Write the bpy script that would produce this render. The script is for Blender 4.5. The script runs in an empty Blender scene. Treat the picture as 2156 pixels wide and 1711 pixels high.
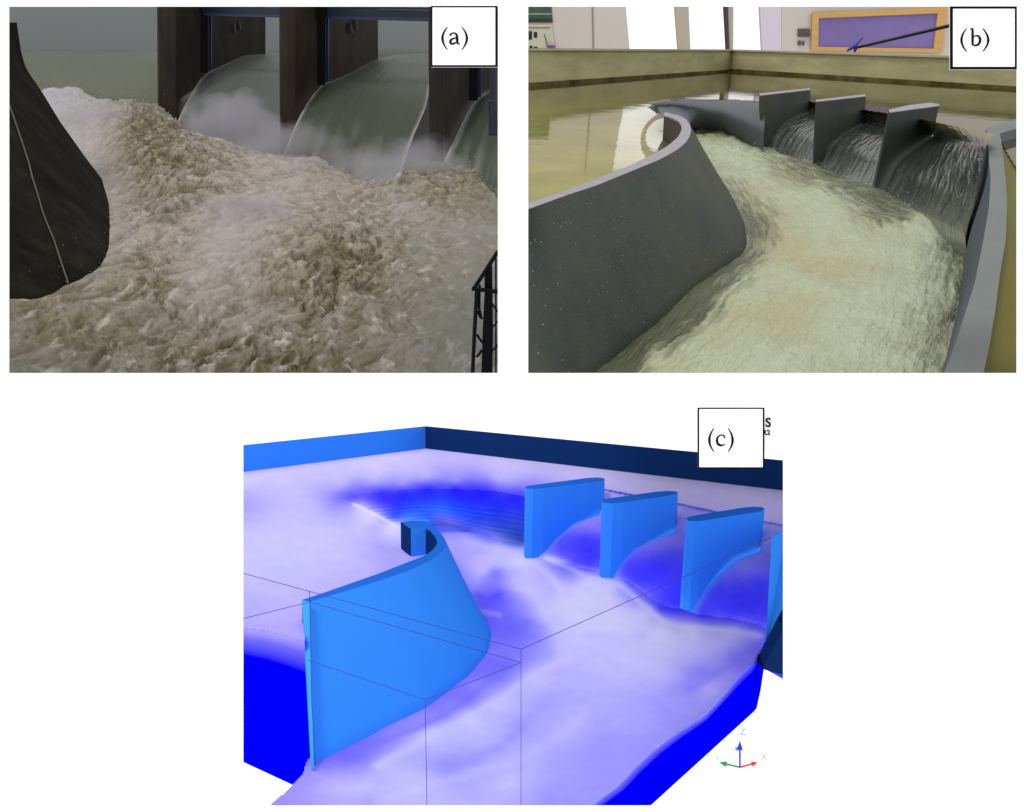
import bpy, bmesh, math, random
import numpy as np
from mathutils import Matrix, Vector
from mathutils.bvhtree import BVHTree
random.seed(7); np.random.seed(7)

# ------------------------------------------------------------------ camera, world, sun, exposure
SC = bpy.context.scene
F, CX, CY = 1930.0, 1078.0, 855.4            # focal length and centre, in units of 1/2156 of the picture width
camd = bpy.data.cameras.new("camera"); cam = bpy.data.objects.new("camera", camd)
SC.collection.objects.link(cam); SC.camera = cam
camd.sensor_width = 36.0; camd.lens = 36.0 * F / 2156.0
camd.clip_start = 0.05; camd.clip_end = 3000.0
cam.location = (0, 0, 0); cam.rotation_euler = (math.radians(90), 0, 0)
world = bpy.data.worlds.new("World"); SC.world = world; world.use_nodes = True
wn = world.node_tree.nodes; wn["Background"].inputs[0].default_value = (1, 1, 1, 1)
wn["Background"].inputs[1].default_value = 1.22          # plain white overcast sky
sund = bpy.data.lights.new("sun", 'SUN'); sun = bpy.data.objects.new("sun", sund)
SC.collection.objects.link(sun); sund.energy = 1.2; sund.angle = math.radians(12); sund.color = (1, .97, .93)
sun.rotation_euler = (math.radians(42), 0, math.radians(-28))
SC.view_settings.view_transform = 'Standard'; SC.view_settings.look = 'None'
SC.cycles.volume_bounces = 6
SC.view_settings.exposure = 0; SC.view_settings.gamma = 1
SC.render.resolution_x = 1024; SC.render.resolution_y = 812

# ------------------------------------------------------------------ helpers
ALB = 1.0        # share of the sRGB reading used as surface colour
def lin(c):
    return tuple((x/255/12.92 if x/255 <= .04045 else ((x/255+.055)/1.055)**2.4)*ALB for x in c)
def lin_a(a):
    a = np.asarray(a, float)/255
    return np.where(a <= .04045, a/12.92, ((a+.055)/1.055)**2.4)*ALB

class Frame:
    """A model standing on its own tilted base: local z is up, camera sits H above its upper water."""
    def __init__(s, vh, H):
        s.t = math.atan((CY-vh)/F); s.H = H
        s.c, s.s = math.cos(s.t), math.sin(s.t)
        s.M = Matrix.Rotation(s.t, 4, 'X')
    def ray(s, u, v):
        a = (np.asarray(u, float)-CX)/F; b = (CY-np.asarray(v, float))/F
        return a, s.c+b*s.s, -s.s+b*s.c
    def pz(s, u, v, z):
        a, y, zz = s.ray(u, v); t = (np.asarray(z)-s.H)/zz
        return np.stack([a*t, y*t, s.H+zz*t], -1)
    def py(s, u, v, Y):
        a, y, zz = s.ray(u, v); t = np.asarray(Y)/y
        return np.stack([a*t, y*t, s.H+zz*t], -1)
    def hit(s, u, v, A, B, k=.995):
        a, y, zz = s.ray(u, v); d = np.array([a, y, zz])
        n = np.array([B[1]-A[1], -(B[0]-A[0]), 0]); C = np.array([0, 0, s.H])
        t = n.dot(np.array(A)-C)/n.dot(d)*k
        return C+d*t
    def drop(s, P, z, u):
        dep = P[1]*s.c-(z-s.H)*s.s
        return np.array([(u-CX)/F*dep, P[1], z])
    def pix(s, P):
        P = np.asarray(P); x, y, z = P[..., 0], P[..., 1], P[..., 2]-s.H
        d = y*s.c-z*s.s; h = y*s.s+z*s.c
        return CX+F*x/d, CY-F*h/d
class Flat(Frame):
    def __init__(s): s.t = 0; s.H = 0; s.c = 1; s.s = 0; s.M = Matrix.Identity(4)

WM = {}
def tag(o, label=None, cat=None, group=None, kind=None):
    if label: o["label"] = label
    if cat: o["category"] = cat
    if group: o["group"] = group
    if kind: o["kind"] = kind
    return o
def place(o, fr, org, parent):
    # local origin is measured from the camera height
    W = fr.M @ Matrix.Translation(Vector((org[0], org[1], org[2]-fr.H)))
    WM[o.name] = W
    if parent is not None:
        o.parent = parent; o.matrix_basis = WM[parent.name].inverted() @ W
    else: o.matrix_basis = W
def empty(name, fr, org):
    o = bpy.data.objects.new(name, None); SC.collection.objects.link(o)
    o.empty_display_size = .1; place(o, fr, org, None); return o
def mk(name, V, Fc, mat, fr, parent=None, smooth=False, col=None, uv=None, mats=None, mi=None):
    V = np.asarray(V, float)
    org = np.array([V[:, 0].mean(), V[:, 1].mean(), V[:, 2].min()])
    me = bpy.data.meshes.new(name)
    me.from_pydata((V-org).tolist(), [], [tuple(int(i) for i in f) for f in Fc])
    if col is not None:
        at = me.color_attributes.new("Col", 'FLOAT_COLOR', 'POINT')
        c = np.ones((len(V), 4)); c[:, :col.shape[1]] = col
        at.data.foreach_set("color", c.ravel())
    if uv is not None:
        a = me.attributes.new("flow", 'FLOAT_VECTOR', 'POINT')
        w = np.zeros((len(V), 3)); w[:, :2] = uv
        a.data.foreach_set("vector", w.ravel())
    me.materials.append(mat)
    if mats:
        for m in mats: me.materials.append(m)
    if mi is not None: me.polygons.foreach_set("material_index", mi)
    if smooth: me.polygons.foreach_set("use_smooth", [True]*len(me.polygons))
    me.validate(); me.update()
    bm = bmesh.new(); bm.from_mesh(me); 
    if not smooth: bmesh.ops.recalc_face_normals(bm, faces=bm.faces)
    bm.to_mesh(me); bm.free()
    o = bpy.data.objects.new(name, me); SC.collection.objects.link(o)
    place(o, fr, org, parent)
    return o
def gridfaces(r, c, off=0, close=False):
    f = []
    for i in range(r-1):
        for j in range(c-1 if not close else c):
            k = (j+1) % c
            f.append((off+i*c+j, off+i*c+k, off+(i+1)*c+k, off+(i+1)*c+j))
    return f
class MB:
    def __init__(s): s.v = []; s.f = []
    def add(s, V, Fc):
        n = len(s.v); s.v += [tuple(map(float, p)) for p in V]; s.f += [tuple(i+n for i in f) for f in Fc]
    def prism(s, A, B):
        n = len(A); f = [tuple(range(n)), tuple(range(2*n-1, n-1, -1))]
        for i in range(n): f.append((i, (i+1) % n, n+(i+1) % n, n+i))
        s.add(list(A)+list(B), f)
    def box(s, c, d, rot=None):
        P = []
        for x, y, z in [(-1,-1,-1),(1,-1,-1),(1,1,-1),(-1,1,-1),(-1,-1,1),(1,-1,1),(1,1,1),(-1,1,1)]:
            p = Vector((x*d[0]/2, y*d[1]/2, z*d[2]/2))
            if rot: p = rot @ p
            P.append((c[0]+p.x, c[1]+p.y, c[2]+p.z))
        s.add(P, [(0,3,2,1),(4,5,6,7),(0,1,5,4),(1,2,6,5),(2,3,7,6),(3,0,4,7)])
    def tube(s, pts, r, n=8):
        pts = [Vector(tuple(map(float, p))) for p in pts]; R = []
        rr = r if hasattr(r, '__len__') else [r]*len(pts)
        for i, p in enumerate(pts):
            d = (pts[min(i+1, len(pts)-1)]-pts[max(i-1, 0)]).normalized()
            a = d.cross(Vector((.13, .2, 1))).normalized(); b = d.cross(a)
            R += [p+(a*math.cos(2*math.pi*k/n)+b*math.sin(2*math.pi*k/n))*rr[i] for k in range(n)]
        f = gridfaces(len(pts), n, 0, True); m = len(R)
        f += [tuple(range(n))[::-1], tuple(range(m-n, m))]
        s.add(R, f)
    def build(s, name, mat, fr, parent=None, smooth=False):
        return mk(name, s.v, s.f, mat, fr, parent, smooth)
def bevel(o, w, seg=2):
    m = o.modifiers.new("bevel", 'BEVEL'); m.width = w; m.segments = seg; m.limit_method = 'ANGLE'
def resample(P, n):
    P = np.asarray(P, float); d = np.r_[0, np.cumsum(np.linalg.norm(np.diff(P, axis=0), axis=1))]
    t = np.linspace(0, d[-1], n)
    return np.stack([np.interp(t, d, P[:, k]) for k in range(P.shape[1])], -1)
def smoothline(P, n, it=3):
    Q = resample(P, n)
    for _ in range(it): Q[1:-1] = .25*Q[:-2]+.5*Q[1:-1]+.25*Q[2:]
    return Q
_p = np.random.permutation(256); PT = np.r_[_p, _p]
def perlin(x, y, seed=0):
    xi = np.floor(x).astype(int); yi = np.floor(y).astype(int); xf = x-xi; yf = y-yi
    u = xf**3*(xf*(xf*6-15)+10); v = yf**3*(yf*(yf*6-15)+10)
    def g(ix, iy, dx, dy):
        h = PT[(PT[(ix+seed*17) & 255]+iy) & 255]*(2*math.pi/256)
        return np.cos(h)*dx+np.sin(h)*dy
    a = g(xi, yi, xf, yf); b = g(xi+1, yi, xf-1, yf); c = g(xi, yi+1, xf, yf-1); d = g(xi+1, yi+1, xf-1, yf-1)
    return (a*(1-u)+b*u)*(1-v)+(c*(1-u)+d*u)*v*1.0
def fbm(x, y, o=4, seed=0, billow=False, gain=.5):
    r = 0; a = 1; s = 0
    for k in range(o):
        n = perlin(x*2**k+k*13.7, y*2**k-k*7.3, seed+k)*1.4
        r = r+a*(np.abs(n)*2-.6 if billow else n); s += a; a *= gain
    return r/s
def shepard(u, v, C, s=14, p=0):
    """smooth multiquadric interpolation of control values C = [(u, v, values...)]"""
    C = np.asarray(C, float); sh = np.shape(u); u = np.ravel(u); v = np.ravel(v)
    X = C[:, :2]*np.array([1, 1.4]); lo, hi = C[:, 2:].min(0), C[:, 2:].max(0); mu = C[:, 2:].mean(0)
    K = np.sqrt(((X[:, None]-X[None])**2).sum(-1)+s*s); K -= np.eye(len(C))*s*.35
    n = len(C); Mx = np.ones((n+1, n+1)); Mx[:n, :n] = K; Mx[n, n] = 0
    w = np.linalg.solve(Mx, np.vstack([C[:, 2:]-mu, np.zeros((1, C.shape[1]-2))]))
    out = np.empty((len(u), C.shape[1]-2))
    for i in range(0, len(u), 20000):
        k = np.sqrt((u[i:i+20000, None]-X[None, :, 0])**2+(v[i:i+20000, None]*1.4-X[None, :, 1])**2+s*s)
        out[i:i+20000] = k @ w[:n]+w[n]+mu
    return np.clip(out, lo, hi).reshape(sh+(C.shape[1]-2,))
def inpoly(u, v, P):
    P = np.asarray(P, float); r = np.zeros(np.shape(u), bool); n = len(P)
    for i in range(n):
        a, b = P[i], P[(i+1) % n]
        with np.errstate(divide='ignore', invalid='ignore'):
            r ^= ((a[1] > v) != (b[1] > v)) & (u < (b[0]-a[0])*(v-a[1])/(b[1]-a[1]+1e-12)+a[0])
    return r
def maskgrid(us, vs, poly):
    U, Vv = np.meshgrid(us, vs); m = inpoly(U, Vv, poly)
    idx = -np.ones(U.shape, int); q = m[:-1, :-1] | m[1:, :-1] | m[:-1, 1:] | m[1:, 1:]
    use = np.zeros(U.shape, bool)
    use[:-1, :-1] |= q; use[1:, :-1] |= q; use[:-1, 1:] |= q; use[1:, 1:] |= q
    idx[use] = np.arange(use.sum()); R, Cc = np.nonzero(q)
    fc = np.stack([idx[R+1, Cc], idx[R+1, Cc+1], idx[R, Cc+1], idx[R, Cc]], -1)
    return U[use], Vv[use], fc

# ------------------------------------------------------------------ materials
def newmat(name):
    m = bpy.data.materials.new(name); m.use_nodes = True
    return m, m.node_tree, m.node_tree.nodes, m.node_tree.links, m.node_tree.nodes["Principled BSDF"]
def mat(name, rgb, rough=.8, spec=.3, metal=0, scale=6, var=.12, bump=0, bscale=None, stretch=(1, 1, 1), spots=None, emit=0, second=None):
    m, nt, N, L, b = newmat(name)
    b.inputs["Roughness"].default_value = rough; b.inputs["Metallic"].default_value = metal
    b.inputs["Specular IOR Level"].default_value = spec
    c = lin(rgb); b.inputs["Base Color"].default_value = (*c, 1)
    tc = N.new("ShaderNodeTexCoord"); mp = N.new("ShaderNodeMapping"); mp.inputs["Scale"].default_value = stretch
    L.new(tc.outputs["Object"], mp.inputs[0])
    if var:
        n = N.new("ShaderNodeTexNoise"); n.inputs["Scale"].default_value = scale; n.inputs["Detail"].default_value = 6
        n.inputs["Roughness"].default_value = .65; L.new(mp.outputs[0], n.inputs["Vector"])
        r = N.new("ShaderNodeValToRGB"); r.color_ramp.elements[0].position = .3; r.color_ramp.elements[1].position = .7
        c2 = lin(second) if second else tuple(min(1, x*(1+var)) for x in c)
        r.color_ramp.elements[0].color = (*[x*(1-var) for x in c], 1); r.color_ramp.elements[1].color = (*c2, 1)
        L.new(n.outputs["Fac"], r.inputs[0]); src = r.outputs[0]
        if spots:
            s = N.new("ShaderNodeTexVoronoi"); s.inputs["Scale"].default_value = spots[0]; L.new(mp.outputs[0], s.inputs["Vector"])
            sr = N.new("ShaderNodeValToRGB"); sr.color_ramp.elements[0].position = spots[1]; sr.color_ramp.elements[0].color = (1, 1, 1, 1)
            sr.color_ramp.elements[1].position = spots[1]*1.6; sr.color_ramp.elements[1].color = (0, 0, 0, 1)
            L.new(s.outputs["Distance"], sr.inputs[0]); mx = N.new("ShaderNodeMixRGB")
            L.new(sr.outputs[0], mx.inputs[0]); L.new(src, mx.inputs[1]); mx.inputs[2].default_value = (*lin(spots[2]), 1); src = mx.outputs[0]
        L.new(src, b.inputs["Base Color"])
    if bump:
        n2 = N.new("ShaderNodeTexNoise"); n2.inputs["Scale"].default_value = bscale or scale*4; n2.inputs["Detail"].default_value = 8
        L.new(mp.outputs[0], n2.inputs["Vector"])
        bp = N.new("ShaderNodeBump"); bp.inputs["Strength"].default_value = bump; bp.inputs["Distance"].default_value = .02
        L.new(n2.outputs["Fac"], bp.inputs["Height"]); L.new(bp.outputs[0], b.inputs["Normal"])
    return m
def colmat(name, rough=.9, spec=.1, scale=20, var=.15, bump=0, bscale=40, bdist=.02, stretch=(1, 1, 1), flow=False, streak=None):
    """base colour from the mesh's own colour field, broken up by noise"""
    m, nt, N, L, b = newmat(name)
    b.inputs["Roughness"].default_value = rough; b.inputs["Specular IOR Level"].default_value = spec
    at = N.new("ShaderNodeAttribute"); at.attribute_name = "Col"; src = at.outputs["Color"]
    if flow:
        tc = N.new("ShaderNodeAttribute"); tc.attribute_name = "flow"; co = tc.outputs["Vector"]
    else:
        tc = N.new("ShaderNodeTexCoord"); co = tc.outputs["Object"]
    mp = N.new("ShaderNodeMapping"); mp.inputs["Scale"].default_value = stretch; L.new(co, mp.inputs[0])
    if var:
        n = N.new("ShaderNodeTexNoise"); n.inputs["Scale"].default_value = scale; n.inputs["Detail"].default_value = 8
        n.inputs["Roughness"].default_value = .7; L.new(mp.outputs[0], n.inputs["Vector"])
        mr = N.new("ShaderNodeMapRange"); mr.inputs[1].default_value = .3; mr.inputs[2].default_value = .7
        mr.inputs[3].default_value = 1-var; mr.inputs[4].default_value = 1+var; L.new(n.outputs["Fac"], mr.inputs[0])
        mx = N.new("ShaderNodeMixRGB"); mx.blend_type = 'MULTIPLY'; mx.inputs[0].default_value = 1
        L.new(src, mx.inputs[1]); L.new(mr.outputs[0], mx.inputs[2]); src = mx.outputs[0]
    if streak:
        n3 = N.new("ShaderNodeTexNoise"); n3.inputs["Scale"].default_value = streak[0]; n3.inputs["Detail"].default_value = 5
        n3.inputs["Roughness"].default_value = .6
        L.new(mp.outputs[0], n3.inputs["Vector"]); r = N.new("ShaderNodeValToRGB")
        r.color_ramp.elements[0].position = streak[1]; r.color_ramp.elements[1].position = streak[1]+streak[3]
        L.new(n3.outputs["Fac"], r.inputs[0]); mx = N.new("ShaderNodeMixRGB"); L.new(r.outputs[0], mx.inputs[0])
        L.new(src, mx.inputs[1]); mx.inputs[2].default_value = (*lin(streak[2]), 1); src = mx.outputs[0]
    L.new(src, b.inputs["Base Color"])
    if bump:
        n2 = N.new("ShaderNodeTexNoise"); n2.inputs["Scale"].default_value = bscale; n2.inputs["Detail"].default_value = 8
        L.new(mp.outputs[0], n2.inputs["Vector"])
        bp = N.new("ShaderNodeBump"); bp.inputs["Strength"].default_value = bump; bp.inputs["Distance"].default_value = bdist
        L.new(n2.outputs["Fac"], bp.inputs["Height"]); L.new(bp.outputs[0], b.inputs["Normal"])
    return m

# =================================================================== THE WHITE PAGE
PG = Flat(); YP = 2.5
def pg(u, v, y=YP): return np.array([(u-CX)/F*y, y, (CY-v)/F*y])
paper = mat("white_paper", (250, 250, 250), .9, 0, var=0)
black = mat("black_ink", (4, 4, 4), .7, .1, var=0)
def page():
    outer = [(-700, -500), (2856, -500), (2856, 2211), (-700, 2211)]
    holes = [[(18.7, 14), (1048.3, 14), (1048.3, 786), (18.7, 786)],
             [(1112, 14), (2141, 14), (2141, 786), (1112, 786)],
             [(512, 922), (895, 884), (1649, 955), (1649, 1470), (1400, 1697), (512, 1697)]]
    bm = bmesh.new()
    for poly in [outer]+holes:
        vs = [bm.verts.new(pg(*p)) for p in poly]
        for i in range(len(vs)): bm.edges.new((vs[i], vs[(i+1) % len(vs)]))
    bmesh.ops.triangle_fill(bm, use_beauty=True, edges=bm.edges[:])
    V = [tuple(v.co) for v in bm.verts]; bm.verts.index_update(); Fc = []
    for f in bm.faces:
        c = f.calc_center_median(); u = CX+c.x/YP*F; v = CY-c.z/YP*F
        if any(inpoly(np.array([u]), np.array([v]), h)[0] for h in holes): continue
        Fc.append(tuple(q.index for q in f.verts))
    bm.free()
    o = mk("page_board", V, Fc, paper, PG)
    s = o.modifiers.new("thick", 'SOLIDIFY'); s.thickness = .004; s.offset = 0
    tag(o, kind="structure")
page()
def stroke(mb, pts, w, y, th=.002, n=24):
    P = resample(pts, n); t = np.linspace(0, 1, n); W = np.interp(t, np.linspace(0, 1, len(w)), w)/2*1.18+.15
    for _ in range(2): P[1:-1] = .25*P[:-2]+.5*P[1:-1]+.25*P[2:]
    T = np.gradient(P, axis=0); T /= np.linalg.norm(T, axis=1, keepdims=True)+1e-9
    Nn = np.stack([-T[:, 1], T[:, 0]], -1); V = []
    for yy in (y, y+th):
        for s in (1, -1): V += [pg(*(P[i]+s*Nn[i]*W[i]), yy) for i in range(n)]
    f = []
    for i in range(n-1):
        a, b, c, d = i, n+i, 2*n+i, 3*n+i
        f += [(a, a+1, b+1, b), (c, d, d+1, c+1), (a, c, c+1, a+1), (b, b+1, d+1, d)]
    f += [(0, n, 3*n, 2*n), (n-1, 3*n-1, 4*n-1, 2*n-1)]
    mb.add(V, f)
def paren(mb, u0, u1, v0, v1, y):
    P = [(u0+(u1-u0)*k, v0+(v1-v0)*t) for t, k in [(0, 0), (.12, .42), (.3, .82), (.5, 1), (.7, .82), (.88, .42), (1, 0)]]
    stroke(mb, P, [1.2, 3, 4.4, 3, 1.2], y)
def card(u0, v0, u1, v1, b, paren_v, pl, pr, glyph, label):
    y0 = YP-.012
    root = empty("label_card", PG, pg((u0+u1)/2, v1, y0)); tag(root, label, "label", "lettered cards on the page")
    m = MB(); A = [pg(*p, y0) for p in [(u0+.5, v0+.5), (u1-.5, v0+.5), (u1-.5, v1-.5), (u0+.5, v1-.5)]]
    B = [(p[0], y0+.0085, p[2]) for p in A]; m.prism(A, B); m.build("card", paper, PG, root)
    m = MB(); yb = y0-.001
    for q in [(u0, v0, u1, v0+b[1]), (u0, v1-b[3], u1, v1), (u0, v0+b[1], u0+b[0], v1-b[3]), (u1-b[2], v0+b[1], u1, v1-b[3])]:
        A = [pg(*p, yb) for p in [(q[0], q[1]), (q[2], q[1]), (q[2], q[3]), (q[0], q[3])]]
        m.prism(A, [(p[0], y0+.004, p[2]) for p in A])
    m.build("border", black, PG, root)
    m = MB(); yt = y0-.002
    paren(m, pl[1], pl[0], *paren_v, yt); paren(m, pr[0], pr[1], *paren_v, yt)
    for P, w in glyph: stroke(m, P, w, yt)
    m.build("lettering", black, PG, root)
card(907.5, 12.8, 1047.8, 140.5, (3, 3, 5, 3), (57, 105), (931, 942), (972, 983.5),
     [([(947.5, 75.5), (949.5, 71), (956, 69.3), (961.5, 72), (962.5, 78), (962.5, 89), (964.5, 93.5), (968.5, 92.5)], [3.6, 2.2, 2.6, 4.2, 4.4, 3.6, 1.4]),
      ([(962.5, 79.5), (955, 81), (949.5, 84), (947.3, 88), (949, 92), (953.5, 93.2), (958, 91), (962.5, 87.5)], [1.2, 2.4, 4, 4, 3, 1.4])],
     "small white card lettered (a), black border, over the dam flood scene")
card(2001.5, 14, 2141, 145.5, (5, 4.5, 4, 4.5), (60, 109), (2024, 2035.5), (2069, 2081.5),
     [([(2042.5, 61.5), (2048, 60), (2048, 70), (2048, 84), (2048, 96)], [1.4, 3.8, 4.2, 4.2, 3.4]),
      ([(2049, 79), (2054, 75), (2060, 75.3), (2064, 81), (2063.8, 88), (2060, 94.5), (2054, 96.8), (2047.5, 94.5)], [1.2, 2.6, 4.2, 4.4, 3.4, 1.6])],
     "small white card lettered (b), black border, over the laboratory tank")
card(1469.3, 858.6, 1609.7, 987.8, (3, 3, 3.6, 3.6), (902, 952), (1493, 1503.5), (1533, 1543),
     [([(1526, 923), (1525, 917), (1518, 916), (1511.5, 919), (1509, 927), (1511, 935.5), (1517.5, 939), (1526.5, 936.5)], [3, 2.2, 2.2, 4, 4.6, 3.6, 1.4])],
     "small white card lettered (c), black border, over the blue simulation model")
def textmesh(s, size, u, v, y, m, name, bold=0, parent=None, th=.001, xs=1):
    cu = bpy.data.curves.new("t", 'FONT'); cu.body = s; cu.size = size*YP/F; cu.offset = bold*YP/F; cu.extrude = th
    cu.align_x = 'CENTER'; cu.align_y = 'CENTER'
    t = bpy.data.objects.new("t", cu); SC.collection.objects.link(t)
    bpy.context.view_layer.update()
    me = bpy.data.meshes.new_from_object(t.evaluated_get(bpy.context.evaluated_depsgraph_get()))
    V = [(p.co.x*xs, -p.co.z, p.co.y) for p in me.vertices]; Fc = [tuple(p.vertices) for p in me.polygons]
    bpy.data.objects.remove(t); c = pg(u, v, y)
    return mk(name, np.array(V)+c, Fc, m, PG, parent)
o = empty("printed_letters", PG, pg(1617, 918, YP-.004)); tag(o, "black printed letters S above R2, half hidden by the (c) card", "lettering")
textmesh("S", 27, 1617.5, 891, YP-.0035, black, "letter", .7, o, xs=.95)
textmesh("R2", 15.5, 1613.5, 911.5, YP-.0035, black, "letter", .35, o)

# axis triad fixed on the page
tri = empty("axis_triad", PG, pg(1557.8, 1616, YP-.02)); tag(tri, "small axis triad of red, green and blue arrows lettered X Y Z", "axes")
def arrow(u, v, col, name, letter, lu, lv, lc):
    m = mat("arrow_"+name, col, .4, .3, var=0); mb = MB(); a = Vector(pg(1557.8, 1616, YP-.03)); b = Vector(pg(u, v, YP-.03))
    mb.tube([a, a+(b-a)*.7], 1.9*YP/F); k = a+(b-a)*.68
    mb.tube([k, b], [5.8*YP/F, .2*YP/F], 16)
    ob = mb.build("arrow", m, PG, tri); ob["label"] = name+" axis arrow"
    t = textmesh(letter, 19, lu, lv, YP-.02, mat("letter_"+name, lc, .8, 0, var=0), "letter", -.12, tri); t["label"] = name+" letter "+letter
arrow(1557.8, 1560, (20, 20, 215), "blue", "Z", 1564, 1542, (150, 150, 235))
arrow(1595, 1606, (215, 20, 20), "red", "X", 1608.5, 1595, (240, 150, 150))
arrow(1514.5, 1606, (20, 130, 40), "green", "Y", 1510, 1597, (140, 205, 140))
mb = MB(); c = pg(1552, 1577, YP-.022); mb.tube([c+np.array([0, 0, k*.0055]) for k in (-1, -.8, -.4, 0, .4, .8, 1)], [.0005, .0035, .0052, .0058, .0052, .0035, .0005], 12)
mb.build("ball", mat("teal", (40, 160, 160), .4, .3, var=0), PG, tri, True)

# =================================================================== C: THE BLUE SIMULATION MODEL
C = Frame(700, 3.0); DZ = -1.0
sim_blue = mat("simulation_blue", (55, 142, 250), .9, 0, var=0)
sim_top_shade = mat("simulation_top_shade", (34, 100, 208), .9, 0, var=0)  # the model's blue darkened for upward faces, shade put into the colour
sim_shade_navy = mat("simulation_shade_navy", (17, 46, 94), .9, 0, var=0)  # same model blue on faces turned away, their shade painted as navy
sim_cut = mat("simulation_cut", (0, 0, 250), .9, 0, var=0)
sim_water = colmat("simulation_water", .95, 0, var=0)
CC = [(520,1010,197,190,255),(700,982,197,190,255),(895,962,198,191,254),(1100,988,203,195,252),(1300,1012,203,195,250),(1500,1040,200,192,250),(1640,1060,200,192,250),
 (560,1120,190,186,255),(600,1200,186,182,255),(760,1190,188,182,255),(800,1150,184,178,255),(690,1120,192,188,255),(540,1270,176,168,255),(600,1300,182,172,255),(560,1240,184,178,255),(515,1062,160,152,255),(480,1150,190,186,255),
 (920,986,176,169,255),(840,985,192,186,255),(665,1042,172,166,255),(720,1022,176,170,255),(790,1012,178,172,255),(900,1005,178,172,255),(1050,1010,182,176,255),(1200,1040,186,178,255),(1290,1020,200,192,252),
 (655,1062,184,178,255),(715,1048,120,112,255),(745,1045,92,84,255),(775,1050,100,90,255),(800,1042,60,55,255),(850,1035,60,55,255),(900,1030,50,46,255),(960,1030,48,44,255),(1020,1034,52,48,255),(1090,1046,62,56,255),(850,1020,150,145,255),(960,1014,140,135,255),(1080,1022,150,145,255),
 (830,1062,58,60,255),(790,1066,120,110,255),(830,1090,62,95,255),(880,1066,58,95,255),(860,1080,58,115,255),(930,1062,58,115,255),(960,1080,60,120,250),(900,1090,62,135,255),(1020,1075,60,90,240),(1080,1075,58,80,235),(1000,1100,60,100,225),(1040,1110,58,85,190),(1095,1105,58,82,190),(1074,1130,66,95,180),(1097,1140,60,85,170),
 (760,1065,200,194,255),(790,1082,206,202,255),(830,1104,212,208,255),(740,1085,178,172,255),(790,1110,184,178,255),
 (930,1100,200,200,255),(950,1108,208,204,255),(990,1130,205,202,255),(1045,1150,200,198,245),(1130,1178,205,202,255),(1100,1160,200,196,245),(960,1150,184,178,255),(1000,1165,188,182,255),(1074,1190,208,205,255),(1020,1200,205,200,255),(1160,1210,180,176,255),(960,1200,150,142,255),
 (1000,1225,170,162,255),(1040,1205,140,132,255),(1025,1250,118,110,255),(1045,1255,100,95,255),(1010,1272,110,104,255),(1090,1240,195,190,255),(1120,1260,190,186,255),(1150,1300,205,202,250),(1170,1250,200,196,255),
 (1200,1290,218,215,250),(1300,1265,205,202,252),(1250,1340,203,200,255),(1200,1350,206,204,255),(1350,1330,200,198,255),(1450,1350,202,200,255),(1550,1345,190,188,255),(1590,1345,170,165,255),
 (1070,1295,122,116,255),(1100,1330,124,118,255),(1050,1330,120,114,255),(1140,1320,160,156,255),(1045,1370,140,132,255),(1074,1400,124,118,255),(1000,1440,150,142,255),(1040,1420,124,118,255),(990,1465,130,122,255),(930,1500,150,142,255),
 (1180,1420,190,186,255),(1120,1430,205,202,255),(1150,1480,168,164,255),(1090,1520,166,162,255),(1300,1450,186,183,255),(1400,1420,194,191,255),(1500,1390,170,165,255),(1480,1420,140,134,255),(1450,1440,150,145,255),(1550,1380,132,126,255),(1585,1365,140,134,255),(1490,1440,180,176,255),
 (900,1540,200,197,255),(980,1510,204,201,255),(1050,1480,200,197,255),(820,1610,180,176,255),(1000,1600,162,158,255),(940,1608,150,146,255),(1074,1650,195,192,255),(900,1640,185,181,255),(1200,1600,164,160,255),(1250,1560,160,156,255),(1200,1540,186,182,255),(1350,1520,172,168,255),(1380,1480,165,160,255),(1150,1680,158,154,255),(1240,1640,160,154,255),
 (700,1606,135,126,255),(745,1592,122,114,255),(800,1562,140,132,255),(860,1530,158,150,255),(700,1650,180,175,255),(780,1690,165,160,255),(760,1660,190,186,255),(640,1690,155,146,255),(620,1720,150,142,255),(850,1690,186,182,255),(1000,1690,178,174,255),
 (1200,1150,80,76,255),(1230,1130,82,76,255),(1180,1160,95,88,255),(1190,1175,110,104,255),(1240,1190,80,75,255),(1215,1190,95,90,255),(1240,1100,170,160,250),(1215,1112,140,132,252),(1255,1095,160,150,250),(1260,1140,78,72,255),
 (1320,1205,80,75,255),(1370,1180,78,72,255),(1420,1165,90,84,255),(1330,1230,90,84,255),(1400,1230,76,70,255),(1420,1290,80,75,255),(1390,1285,86,80,255),(1400,1130,172,162,250),(1435,1118,165,156,250),(1370,1148,145,136,252),(1345,1165,120,112,255),
 (1495,1270,82,76,255),(1550,1240,80,75,255),(1605,1225,88,82,255),(1480,1300,84,78,255),(1580,1295,82,76,255),(1600,1312,100,94,255),(1560,1190,160,152,250),(1600,1172,166,158,250),(1525,1212,128,120,255),(1540,1300,84,78,255),
 (1400,1312,205,202,252),(1360,1290,205,202,252),(1290,1232,205,202,252),(1240,1220,205,200,252),(1460,1328,210,208,252),(1540,1328,205,202,252)]
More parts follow.
